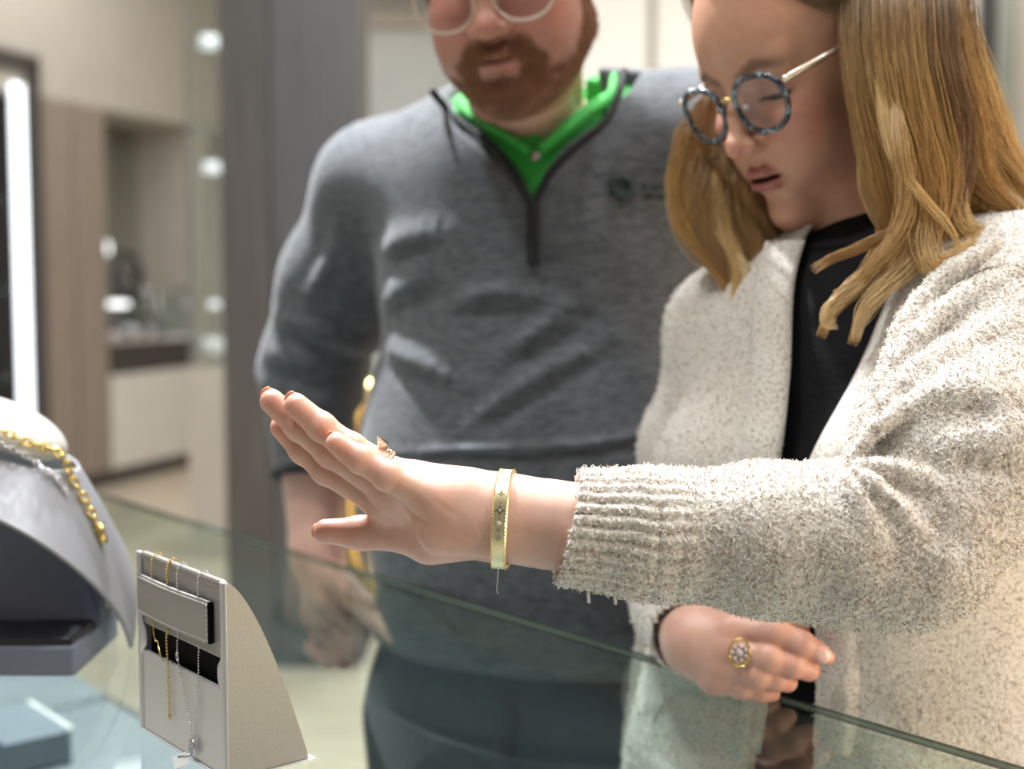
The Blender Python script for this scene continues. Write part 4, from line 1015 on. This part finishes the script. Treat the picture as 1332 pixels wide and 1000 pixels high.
# ---------------------------------------------------------------- bangle on the raised wrist
BCn=P(655.5,674.5,.862);ax=P(700,676,.842)-P(640,672,.862);ax=P(690,677.0,.8605)-P(655.5,674.5,.862);ax/=np.linalg.norm(ax)
tilt=P(659,737,.862)-P(651,612,.862);tilt/=np.linalg.norm(tilt);tilt=tilt-ax*(tilt@ax);tilt/=np.linalg.norm(tilt);dp=np.cross(ax,tilt)
ra,rb=.0305,.0320
def sup(a,n=2.7): c,s=math.cos(a),math.sin(a);return math.copysign(abs(c)**(2/n),c),math.copysign(abs(s)**(2/n),s)
t=empty('gold_bangle',tuple(BCn),'oval yellow gold bangle with star engraving on the outstretched wrist','bracelet')
V=[];Q=[];n=160;W=.0048;prof=[(-W,0),(-W*.8,.0009),(W*.8,.0009),(W,0),(W,-.0016),(-W,-.0016)]
for i in range(n):
    a=2*math.pi*i/n;c,s=sup(a);c2,s2=math.cos(a),math.sin(a)
    for w,h in prof: V.append(tilt*(ra+h)*c+dp*(rb+h)*s+ax*w)
m6=len(prof)
for i in range(n):
    for k in range(m6):Q.append((i*m6+k,i*m6+(k+1)%m6,((i+1)%n)*m6+(k+1)%m6,((i+1)%n)*m6+k))
m_bang=mat('satin_yellow_gold',(.93,.82,.52),.42,1);bump(m_bang,1500,.0001,.5)
mesh('band',V,Q,m_bang,t,smooth=False)
ps=[]
for w in(-W*.86,W*.86):
    for i in range(130):
        a=2*math.pi*i/130;c,s=sup(a);ps.append(octo(tilt*(ra+.0009)*c+dp*(rb+.0009)*s+ax*w,.00062,5,3))
V,Q=merge(ps);o=mesh('beaded_rim',V,Q,m_gold,t);tag(o,kind='stuff')
m_eng=mat('dark_engraving',(.10,.075,.03),.5,.6);bump(m_eng,500,.0001,.1)
# stars on the side facing us (dp sign toward camera)
sg=-1 if (dp@(CAM-BCn))<0 else 1
for k,(u,rs) in enumerate([(-.80,.0018),(-.60,.0030),(-.44,.0010),(-.28,.0033),(-.12,.0012),(-.02,.0018),(.12,.0016),(.28,.0022)]):
    c0=tilt*(ra*u)+dp*sg*(rb+.0012)*(1-abs(u)**2.7)**(1/2.7);V=[c0+dp*sg*.0002];Q=[]
    for j in range(8):
        a=2*math.pi*j/8;rr=rs if j%2==0 else rs*.35;V.append(c0+tilt*math.cos(a)*rr+ax*math.sin(a)*rr)
    V+= [v-dp*sg*.0005 for v in V[1:]]
    for j in range(8):Q.append((0,1+j,1+(j+1)%8));Q.append((1+j,9+j,9+(j+1)%8,1+(j+1)%8))
    if k!=5: mesh('star_motif',V,Q,m_eng,t,smooth=False)
    V2,Q2=octo(c0+dp*sg*.0003,rs*.33 if k!=5 else .0015,6,4);mesh('crystal',V2,Q2,m_gem,t)
V,Q=tube(smoothpts([P(649,728,.862),P(648,742,.862),P(647,758,.862),P(646,766,.862),P(648,772,.862)],12),.00035,6)
m_nyl=mat('grey_nylon_thread',(.45,.46,.48),.3);bump(m_nyl,300,.0001,.1)
o=mesh('tag_thread',np.array(V)-BCn,Q,m_nyl,t)
# ---------------------------------------------------------------- rings
def ring_band(name,c,axis,R,r,m,parent,base,n=28,tw=0):
    axis=axis/np.linalg.norm(axis);a=np.cross(axis,(0,.3,1));a/=np.linalg.norm(a);b=np.cross(axis,a)
    V,Q=tube([c+R*math.cos(u)*a+R*math.sin(u)*b+axis*tw*math.sin(6*u)-base for u in np.linspace(0,2*math.pi,n+1)[:-1]],r,6,True);return mesh(name,V,Q,m,parent)
rf=FING['ring'];rc=rf[0][0]*.45+rf[1][0]*.55;rax=rf[0][0]-rf[1][0];rax/=np.linalg.norm(rax)
rc=P(499,607,.859)
t=empty('rose_gold_ring',tuple(rc),'rose gold ring with pointed triangular stone on the raised hand','ring')
ring_band('band',rc-rax*.0012,rax,.0099,.0008,m_rose,t,rc);ring_band('twisted_band',rc+rax*.0012,rax,.0099,.0008,m_rose,t,rc,tw=.0007)
topc=P(495,584,.858);upn=topc-rc;upn=upn-rax*(upn@rax);upn/=np.linalg.norm(upn)
ps=[]
for k in range(9): ps.append(octo(rc+upn*(.0098+.0006*(k%3))+rax*(-.003+.0022*(k//3))+np.cross(upn,rax)*(-.0012+.0012*(k%3))-rc,.0012,6,4))
V,Q=merge(ps);mesh('crystal_gallery',V,Q,m_rose,t)
hp=P(494,578,.858)-rc;sd=np.array([1.,0,0]);zz=np.array([0,0,1.]);dy=np.array([0,1.,0])
cone_v=[hp+1.3*np.array(v) for v in [(-.0012,0,.0045),(.0040,-.0018,.0002),(-.0008,-.0022,-.0034),(.0042,.0022,.0004),(-.0012,.0022,-.0032),(.0005,-.0035,.0010)]]
Q=[(0,1,5),(0,5,2),(5,1,2),(0,3,1),(0,4,3),(0,2,4),(2,1,3,4)]
mesh('pointed_head',cone_v,Q,m_rose,t,smooth=False);V,Q=octo(hp+np.array([.0008,-.0034,.0006]),.0015,6,4);mesh('stone',V,Q,m_gem,t)
# ring on the resting hand
rc=P(966,848,1.052);fr=FR['middle'];rax=fr[1][0]-fr[0][0]
t=empty('cluster_ring',tuple(rc),'gold ring with round crystal cluster on the hand resting at the counter edge','ring')
ring_band('band',rc,rax,.0112,.0009,m_gold,t,rc);ring_band('band',rc+np.array([.002,0,.0]),rax,.0112,.0007,m_gold,t,rc)
cc=P(962,849,1.052)-rc+(CAM-rc)/np.linalg.norm(CAM-rc)*.0150
vd=(CAM-rc)/np.linalg.norm(CAM-rc);aa=np.cross(vd,(0,0,1));aa/=np.linalg.norm(aa);bb=np.cross(vd,aa)
V,Q=tube([cc+.0092*math.cos(u)*aa*.85+.0105*math.sin(u)*bb for u in np.linspace(0,2*math.pi,25)[:-1]],.0010,6,True);mesh('halo_rim',V,Q,m_gold,t)
for R_,n,s in((0,1,.0034),(.0055,7,.0018)):
    for k in range(n):
        u=2*math.pi*k/n;V,Q=octo(cc+R_*(math.cos(u)*aa+math.sin(u)*bb),s,6,4);mesh('crystal',V,Q,m_gem,t)
        V,Q=octo(cc+(R_+.0022)*(math.cos(u+.4)*aa+math.sin(u+.4)*bb),.0009,6,4);mesh('prong',V,Q,m_gold,t)
rc=P(1030,811,1.072);t=empty('thin_gold_ring',tuple(rc),'small gold ring glinting on the thumb behind the resting fingers','ring')
ring_band('band',rc,TR[3][0]-TR[2][0],.0088,.0011,m_gold,t,rc);V,Q=octo((0,-.009,.002),.0016,6,4);mesh('bead',V,Q,m_gold,t)
# ---------------------------------------------------------------- glasses
def specs(name,label,R,Lc,S,m_rim,m_bridge,m_temple,hw,hh,cx,cy,cz,rim_r,tr=.0016,drop=0):
    t=empty(name,tuple(R@(np.array([0,cy,cz])*S)+Lc),label,'glasses');base=np.array(t.location)
    X=lambda v:R@(np.array(v)*S)+Lc-base
    for s in(-1,1):
        pts=[]
        for u in np.linspace(0,2*math.pi,41)[:-1]:
            c,d_=math.cos(u),math.sin(u);e=2.35;x=math.copysign(abs(c)**(2/e),c)*hw*(1+.05*d_);z=math.copysign(abs(d_)**(2/e),d_)*hh*(1.0 if d_>0 else 1.06)
            pts.append(X((s*(cx+x),cy-.006*((cx+x)/.06)**2-.10*(z)*-1*.3,cz+z)))
        V,Q=tube(pts,rim_r*S,8,True);rm=mesh('rim',V,Q,m_rim,t)
        c0=np.mean(pts,axis=0);V=[c0]+[c0+(q-c0)*.985 for q in pts];Q=[(0,i+1,(i+1)%40+1) for i in range(40)]
        o=mesh('lens',V,Q,m_lens,t)
        hx=(s*(cx+hw+.002),cy-.007,cz+hh*.55)
        V,Q=tube([X(hx),X((s*(cx+hw+.0075),cy-.012,cz+hh*.62)),X((s*.0735,-.02,cz+hh*.62+.001)),X((s*.0775,-.075,cz+hh*.6+.001)),X((s*.0785,-.10,cz+hh*.3))],tr*S,8);tm=mesh('temple',V,Q,m_temple,t)
        V,Q=octo(X((s*(cx+hw+.004),cy-.008,cz+hh*.58)),.0032*S,8,5);mesh('hinge',V,Q,m_temple,tm)
        V,Q=octo(X((s*.0095,cy-.009,cz-.003)),.003*S,8,5);mesh('nose_pad',V,Q,m_padm,rm)
    V,Q=tube([X((-(cx-hw-.0005),cy-.001,cz+hh*.30)),X((-.004,cy+.002,cz+hh*.42)),X((.004,cy+.002,cz+hh*.42)),X(((cx-hw-.0005),cy-.001,cz+hh*.30))],.0014*S,8);mesh('bridge',V,Q,m_bridge,t)
    return t
m_lens=thinglass('spectacle_lens',(.93,.94,.97),1.55);m_padm=mat('clear_nose_pad',(.7,.68,.65),.1)
m_tort=mat('blue_tortoiseshell',(.05,.07,.1),.12,coat=1.0)
tc=N(m_tort,'ShaderNodeTexCoord');n_=N(m_tort,'ShaderNodeTexNoise',Scale=130.0,Detail=2.0);L(m_tort,tc,'Object',n_,'Vector');rp=N(m_tort,'ShaderNodeValToRGB')
for e_,(p_,c_) in zip([rp.color_ramp.elements[0],rp.color_ramp.elements[1],rp.color_ramp.elements.new(.5),rp.color_ramp.elements.new(.6)],[(.40,(.008,.010,.018,1)),(.70,(.30,.20,.20,1)),(.53,(.03,.06,.09,1)),(.60,(.18,.30,.36,1))]): e_.position=p_;e_.color=c_
L(m_tort,n_,'Fac',rp,'Fac');L(m_tort,rp,'Color',bsdf(m_tort),'Base Color')
m_pgold=mat('pale_gold_temple',(.98,.84,.70),.32,.85);bump(m_pgold,400,.0001,.2)
specs('eyeglasses','blue speckled round glasses with gold temples on the woman\'s nose',WR,WL,WS,m_tort,m_gold,m_pgold,.0255,.0225,.0345,.023,-.006,.0026,.0029)
# ---------------------------------------------------------------- MAN
MR=rotm(-20,7,167);MSc=1.09;MLc=P(645,79,1.27)-MR@(np.array([0,.021,-.0705])*MSc)
def mlw(v): return MR@(np.array(v)*MSc)+MLc
mNB=P(695,235,1.47);mRs=P(492,246,1.62);mLs=P(925,190,1.42)
mRe=P(402,480,1.70);mRw=P(412,700,1.66)
sM=(mLs-mRs)*np.array([1,1,0]);sM/=np.linalg.norm(sM);fM=np.array([sM[1],-sM[0],0]);BM=np.stack([sM,fM,np.array([0,0,1.])],1)
mch=P(700,330,1.51);mbe=P(700,620,1.52);mhi=P(700,900,1.54)
mLe=mLs+sM*.04+np.array([.03,.08,-.28]);mLw=mLe+np.array([.02,.02,-.25])
def m_torso(p,off=0):
    c=tolocal(p,mch,BM);b=tolocal(p,mbe,BM);h=tolocal(p,mhi,BM)
    d=ell(c,(0,0,0),(.185+off,.125+off,.20+off))
    d=smin(d,ell(b,(0,0,0),(.202+off,.150+off,.21+off)),.08)
    d=smin(d,ell(h,(0,0,0),(.200+off,.132+off,.17+off)),.08)
    d=smin(d,cone(p,mRs,mLs,.062+off,.062+off),.06)
    for s_ in(mRs,mLs): d=smin(d,cone(p,mNB,s_+(mNB-s_)*.25,.058+off,.052+off),.05)
    return d
mhj=[mhi+sM*s*.10+np.array([0,0,-.05]) for s in(-1,1)];mkn=[mhi+sM*s*.11+np.array([0,.02,-.45]) for s in(-1,1)];man_=[np.array([*(mhi+sM*s*.12)[:2],.09]) for s in(-1,1)]
def m_legs(p,off=0):
    d=None
    for i in(0,1):
        c=chain(p,[(mhj[i],.105+off),(mkn[i],.070+off),(man_[i],.050+off)],.03);d=c if d is None else smin(d,c,.01)
    return d
MF={'index':J((444,792,1.622,.0125),(470,820,1.607,.0115),(462,846,1.614,.0105),(446,850,1.624,.0095)),
 'middle':J((432,800,1.634,.0125),(455,836,1.622,.0115),(446,858,1.628,.0105),(432,856,1.636,.0095)),
 'ring':J((418,800,1.647,.012),(436,838,1.637,.011),(430,858,1.642,.010),(418,854,1.650,.009)),
 'little':J((404,796,1.662,.011),(418,828,1.654,.010),(414,846,1.658,.009),(404,842,1.664,.008))}
MT=J((430,745,1.637,.017),(460,775,1.590,.0145),(495,808,1.530,.0125),(524,835,1.490,.0105))
def m_hand(p):
    d=hand_sdf(p,MF,MT,(P(412,718,1.657),.03),palm=[(P(412,718,1.657),P(428,780,1.637),.030,.028)])
    return smin(d,cone(p,mRe+(mRw-mRe)*.3,P(412,718,1.657),.047,.031),.02)
def m_body_lo(p):
    d=smin(m_torso(p,-.028),m_legs(p),.03)
    d=smin(d,chain(p,[(mRs,.055),(mRe,.046),(mRe+(mRw-mRe)*.35,.044)],.02),.03)
    d=smin(d,chain(p,[(mLs,.055),(mLe,.046),(mLw,.030)],.02),.03)
    d=smin(d,ell(tolocal(p,mLw,BM),(0,.03,-.03),(.028,.05,.045)),.02)
    return smin(d,cone(p,mNB+np.array([0,.03,0]),mlw((0,-.085,-.09)),.050,.054),.03)
MB_=np.array([mhi[0],mhi[1],0]);MSKIN=np.array([.66,.40,.32])
man=empty('person',tuple(MB_),'bearded man in a grey quarter zip pullover and bright green collar','person')
lo,hi=bounds([mRs,mLs,mRe,mLe,mLw,mRw,mhi,mNB,*man_],.2);lo[2]=0
Vb,Qb=surface(m_body_lo,lo,hi,.009,1)
lo,hi=bounds([f[i][0] for f in MF.values() for i in(0,2)]+[MT[-1][0],P(412,700,1.63),mRe+(mRw-mRe)*.3],.045)
Vh2,Qh2=surface(m_hand,lo,hi,.0026);c2=hand_tint(Vh2,MF,MT,base=MSKIN)
nloc=MR.T@((mNB+np.array([0,.045,.0])-MLc)/MSc)
Vd2,Qd2=surface(lambda q:head_sdf(q,True,tuple(nloc)),(-.12,min(-.22,nloc[1]-.08),nloc[2]-.08),(.12,.06,.15),.0026)
def beard_mask(q):
    x=np.abs(q[:,0]);q2=np.stack([x,q[:,1],q[:,2]],1).astype(np.float32)
    s=lambda d,a:np.clip(1-np.maximum(d,0)/a,0,1)
    m=s(chain(q2,[((.006,.024,-.057),.006),((.022,.012,-.062),.006),((.031,.006,-.078),.008),((.026,.004,-.094),.009),((0,.012,-.103),.015)],.004),.006)
    jaw=s(chain(q2,[((0,.0,-.110),.016),((.035,-.02,-.100),.016),((.060,-.055,-.075),.016),((.072,-.075,-.03),.010)],.01),.012)
    m=np.maximum(m,.55*jaw);m=np.maximum(m,s(ell(q,(0,.016,-.092),(.007,.008,.006)),.004)*.9)
    lip=chain(q2,[((0,.0172,-.0765),.0040),((.022,.0065,-.0730),.002)],.003)
    return m*np.clip(lip/.0025,0,1)
cd2=head_tint(Vd2,True);bmk=beard_mask(Vd2)[:,None];cd2=cd2*(1-.62*bmk)+np.array([.16,.065,.03])*.62*bmk
body2=join('body',[(Vb-MB_,Qb,np.tile(MSKIN,(len(Vb),1))),((Vd2*MSc)@MR.T+MLc-MB_,Qd2,cd2),(Vh2-MB_,Qh2,c2)],m_skin,man)
eyes(MR,MLc,MSc,man,MB_)
# beard and short hair
def scalp(V,Q,wfun,n,length,col,seed,grain=(0,-.2,-1),rad=.0002,k=4,lift=.35):
    r=np.random.default_rng(seed);a,b,c,d=[V[Q[:,i]] for i in range(4)];nn=np.cross(c-a,d-b);ar=np.linalg.norm(nn,axis=1)+1e-12
    w=ar*wfun((a+b+c+d)/4);idx=r.choice(len(Q),n,p=w/w.sum());s,t=r.random((n,1)),r.random((n,1))
    p=a[idx]*(1-s)*(1-t)+b[idx]*s*(1-t)+c[idx]*s*t+d[idx]*(1-s)*t;nv=nn[idx]/ar[idx][:,None]
    g=np.array(grain,float)[None]+r.normal(size=(n,3))*.3;g-=nv*(g*nv).sum(1)[:,None];g/=np.linalg.norm(g,axis=1)[:,None]
    dr=g+nv*lift;pts=np.empty((n,k,3));pts[:,0]=p;ln=length*r.uniform(.6,1.2,(n,1))
    for i in range(1,k): pts[:,i]=pts[:,i-1]+dr*ln/(k-1);dr=dr+r.normal(size=(n,3))*.15-nv*.12
    cc=np.array(col)*r.uniform(.6,1.4,(n,1));return pts,cc
pb,cb_=scalp(Vd2,Qd2,lambda q:beard_mask(q)**1.5,5500,.0075,(.30,.135,.06),5)
strands('beard',(pb*MSc)@MR.T+MLc-MB_,np.array([.00022,.0002,.00018,.00008]),cb_,m_hair,man)
def hm(q): 
    return np.clip((ell(q,(0,.03,-.02),(.085,.10,.085)))/.01,0,1)*(q[:,2]>-.02)*(1-np.clip(1-np.maximum(ell(np.stack([np.abs(q[:,0]),q[:,1],q[:,2]],1),(.0745,-.088,-.008),(.012,.02,.032)),0)/.003,0,1))
ph_,chh=scalp(Vd2,Qd2,lambda q:hm(q)*(q[:,1]<.0+.0*q[:,2]),16000,.022,(.10,.05,.03),6,grain=(0,-.9,-.2),rad=.0003,lift=.5)
strands('hair',(ph_*MSc)@MR.T+MLc-MB_,np.array([.0004,.00035,.0003,.0001]),chh,m_hair,man)
# pullover
m_pull=mat('heather_grey_knit',(.2,.21,.23),.9,sheen=.25)
mp,n_,r_=noise_color(m_pull,(.040,.044,.050),(.138,.147,.162),60,6,.3,.7,stretch=(1,1,3.2),rough=.7)
b_=N(m_pull,'ShaderNodeBump',Strength=.4,Distance=.001);L(m_pull,n_,'Fac',b_,'Height');L(m_pull,b_,'Normal',bsdf(m_pull),'Normal')
m_side=mat('black_knit_trim',(.012,.012,.014),.85);bump(m_side,300,.0005,.3)
m_green=mat('bright_green_polo',(.03,.42,.05),.75,sheen=.2);bump(m_green,500,.0004,.35)
m_chino=mat('slate_trousers',(.025,.03,.038),.8);bump(m_chino,400,.0004,.3)
cuffM=P(406,618,1.665)
MFOLD=[[(470,330,1.50),(520,310,1.44),(590,300,1.40),.012],[(465,400,1.50),(520,370,1.44),(570,345,1.41),.014],[(475,450,1.48),(530,470,1.42),(600,500,1.38),.010],
 [(640,470,1.365),(700,430,1.36),(760,380,1.35),.009],[(560,400,1.40),(640,380,1.375),(720,390,1.36),.009],[(590,560,1.37),(680,500,1.355),(780,440,1.33),.008],
 [(355,455,1.67),(395,470,1.63),(435,500,1.62),.012],[(352,500,1.66),(395,520,1.62),(440,530,1.62),.012],[(365,410,1.64),(410,430,1.60),(450,470,1.58),.010],
 [(430,300,1.56),(425,350,1.58),(400,400,1.60),.010],[(500,590,1.44),(620,583,1.375),(760,578,1.34),(860,566,1.32),.0035]]
def mfold(p):
    # soft ridges with a hollow beside them, measured across the chest
    q=np.stack([p@sM.astype(np.float32),p[:,2]],1);dep=p@fM.astype(np.float32);o=0
    for f in MFOLD:
        pts=smoothpts([P(*c) for c in f[:-1]],8);w=f[-1]*1.25;best=None;bs=None
        P2=np.stack([pts@sM,pts[:,2]],1)
        for i,(a,b) in enumerate(zip(P2[:-1],P2[1:])):
            ab=b-a;t=np.clip(((q-a)@ab)/(ab@ab),0,1);v=q-a-t[:,None]*ab;dd=np.linalg.norm(v,axis=1);sg=.5+.5*np.tanh((v[:,0]*ab[1]-v[:,1]*ab[0])/np.linalg.norm(ab)/(w*.5));e=math.sin(math.pi*(i+.5)/(len(P2)-1))
            m=dd if best is None else np.minimum(dd,best)
            en=np.where(dd<=m,e,bs[0] if bs else 0);sn=np.where(dd<=m,sg,bs[1] if bs else 0);best=m;bs=(en,sn)
        near=dep>float((pts@fM).mean())-.12
        o=o+near*bs[0]*(.008*np.exp(-(best/w)**2)-.0035*np.exp(-((best-w*1.5)/w)**2)*bs[1])
    return o.astype(np.float32)
def pull(p):
    d=m_torso(p,.014)
    d=smin(d,chain(p,[(mRs,.072),(mRs+(mRe-mRs)*.5,.072),(mRe+np.array([.006,0,0]),.066)],.03),.035)
    d=smin(d,chain(p,[(mRe+np.array([.004,0,0]),.064),(cuffM,.046)],.03),.02)
    d=smin(d,chain(p,[(mLs,.070),(mLe,.064),(mLe+(mLw-mLe)*.8,.045)],.03),.035)
    d=d-mfold(p)
    d=d-.004*nz(p,22,8)-.0015*nz(p,60,9)
    # collar cone
    ct=mNB+np.array([0,.0,-.02])-fM*.0;cu=ct+np.array([.0,.02,.10])
    col=cone(p,ct,cu,.090,.082)
    d=smin(d,smax(col,p[:,2]-float(cu[2]),.004),.02)
    d=smax(d,-cone(p,ct-np.array([0,0,.01]),cu+np.array([0,0,.06]),.080,.083),.004)
    # V opening: a wedge in front of the neck
    c=tolocal(p,mNB,BM);zt=vt[2]-mNB[2];u0=float(((vt-mNB)@BM)[0]);zz=c[:,2]
    half=np.interp(zz,[zt,zt+.032,zt+.058,zt+.080,zt+.115,zt+.17],[-.001,.020,.045,.077,.107,.12])
    op=np.maximum(np.abs(c[:,0]-u0*np.clip(1-(zz-zt)/.2,0,1)-.0)-half,-(c[:,1]));op=np.maximum(op,zt-zz)
    d=smax(d,-op,.004)
    d=smax(d,-m_torso(p,-.014),.001)
    ax_=(cuffM-mRe);ax_/=np.linalg.norm(ax_);t_=(p-cuffM.astype(np.float32))@ax_.astype(np.float32)
    d=np.where(np.linalg.norm(p-cuffM.astype(np.float32),axis=1)<.13,smax(d,t_,.003),d)
    d=smax(d,-cone(p,cuffM-ax_*.03,cuffM+ax_*.1,.040,.040),.002)
    return smax(d,float(P(700,880,1.40)[2])-p[:,2],.006)
vt=P(693,262,1.37)
lo,hi=bounds([mRs,mLs,mRe,mLe,mLw,mbe,mNB+np.array([0,0,.06])],.2);lo[2]=P(700,900,1.4)[2]
V,Q=surface(pull,lo,hi,.0042,1);pu=mesh('pullover',V-MB_,Q,m_pull,man);print('pull',len(V))
Vp,Qp=V,Q
def project(px,py,d0,f,out=0.0):
    """first point of the surface along the sight line through a place on the chest"""
    ds=np.linspace(d0-.25,d0+.25,400);pts=np.array([P(px,py,d) for d in ds]);v=f(pts.astype(np.float32));k=np.argmax(v<0) if (v<0).any() else 200
    return pts[k]-CF*out
def pull_solid(p):
    d=m_torso(p,.014)
    d=d-mfold(p)
    ct=mNB+np.array([0,.0,-.02]);cu=ct+np.array([.0,.02,.10]);return smin(d,smax(cone(p,ct,cu,.090,.082),p[:,2]-float(cu[2]),.004),.02)
zl=[(563,120),(580,140),(600,160),(640,190),(668,222),(684,250),(692,266)];zr=[(812,92),(806,120),(790,156),(750,190),(718,222),(702,250),(694,266)]
z0=[(693,262),(693,285),(693,315),(694,345)]
for nm,pl_,w in(('zipper_edge',zl,.0042),('zipper_edge',zr,.0042),('zipper',z0,.0065)):
    pts=smoothpts([project(x,y,1.40,pull_solid,.001) for x,y in pl_],24);V,Q=tube(pts,w,8);mesh(nm,np.array(V)-MB_,Q,m_side,pu)
a_=project(694,318,1.4,pull_solid,.008);box('zipper_pull',m_side,pu,-.004,.004,-.002,.002,-.02,.02,.001).location=Vector(a_-MB_)
# cuff band
V,Q=tube([cuffM+.0455*math.cos(u)*np.array([1,0,0])+.0455*math.sin(u)*np.cross((cuffM-mRe)/np.linalg.norm(cuffM-mRe),(1,0,0)) for u in np.linspace(0,2*math.pi,33)[:-1]],.006,8,True);mesh('cuff_band',np.array(V)-MB_,Q,m_side,pu)
# embroidered star and small blurred wordmark on the chest
m_emb=mat('dark_embroidery',(.02,.035,.03),.7);bump(m_emb,500,.0003,.3)
sc=(809,243);pts=[]
for j in range(12):
    a=math.pi/2+2*math.pi*j/12;rr=15.5 if j%2==0 else 9.5;pts.append(project(sc[0]+rr*math.cos(a),sc[1]-rr*math.sin(a),1.38,pull_solid,.002))
V,Q=tube(pts,.0042,6,True);mesh('star_emblem',np.array(V)-MB_,Q,m_emb,pu)
for i,(x0,x1,y) in enumerate([(836,846,243),(849,858,244),(861,870,243),(873,884,244),(838,852,256),(856,868,257),(871,880,256)]):
    V,Q=tube([project(x0,y,1.38,pull_solid,.002),project(x1,y,1.38,pull_solid,.002)],.0024,5);mesh('embroidered_letters',np.array(V)-MB_,Q,m_emb,pu)
# green polo
def polo(p):
    d=m_torso(p,.002);ct=mNB+np.array([0,0,-.02]);cu=ct+np.array([0,.02,.090])
    d=smin(d,smax(cone(p,ct,cu,.078,.074),p[:,2]-float(cu[2]),.003),.012)
    d=smax(d,-cone(p,ct-np.array([0,0,.03]),cu+np.array([0,0,.06]),.066,.070),.003)
    c=tolocal(p,mNB,BM);zt=gt[2]-mNB[2];half=np.interp(c[:,2],[zt,zt+.03,zt+.06,zt+.10],[-.001,.022,.050,.085])
    op=np.maximum(np.abs(c[:,0]-float(((gt-mNB)@BM)[0]))-half,-c[:,1]);op=np.maximum(op,zt-c[:,2])
    d=smax(d,-op,.003);return smax(d,mch[2]-.02-p[:,2],.01)
gt=P(703,186,1.38)
lo,hi=bounds([mRs,mLs,mNB,mch],.12);V,Q=surface(polo,lo,hi,.0034,1);po=mesh('polo_shirt',V-MB_,Q,m_green,man)
def psolid(p): return m_torso(p,.010)
for pl_ in([(594,132),(612,150),(640,168),(668,184),(690,198)],[(800,96),(792,130),(765,152),(732,176),(704,196)]):
    for off,w in((0,.005),):
        pts=smoothpts([project(x,y,1.42,lambda q:smin(m_torso(q,.008),cone(q,mNB+np.array([0,0,-.02]),mNB+np.array([0,.02,.07]),.079,.076),.012),.003) for x,y in pl_],24)
        V,Q=tube(pts,w,8);mesh('collar_wing',np.array(V)-MB_,Q,m_green,po)
V,Q=octo(project(697,204,1.4,psolid,.003),.0045,10,6);mesh('button',np.array(V)-MB_,Q,m_pink:=mat('dull_pink_button',(.45,.3,.28),.4),po);bump(m_pink,200,.0002,.1)
def trou(p): return smax(smax(smin(m_torso(p,.004),m_legs(p,.012),.03),p[:,2]-float(P(700,850,1.4)[2]),.004),.07-p[:,2],.004)
lo,hi=bounds([mhi,*man_],.22);lo[2]=.05;hi[2]=P(700,850,1.4)[2]+.03
V,Q=surface(trou,lo,hi,.010,1);tr=mesh('trousers',V-MB_,Q,m_chino,man)
V,Q=tube(smoothpts([project(662,905,1.42,trou,.002),project(662,940,1.42,trou,.002),project(660,980,1.42,trou,.002)],10),.010,6);mesh('front_dark_strip',np.array(V)-MB_,Q,m_side,tr)  # dark vertical strip down the front of the trousers
for a in man_: shoe(a,fM,man,MB_,.29)
m_clr=mat('clear_beige_acetate',(.72,.62,.50),.15,coat=.8);bump(m_clr,200,.0002,.1)
specs('eyeglasses','clear beige framed glasses on the bearded man\'s face',MR,MLc,MSc,m_clr,m_clr,m_clr,.0275,.0255,.0350,.025,-.0135,.0016,.0018)
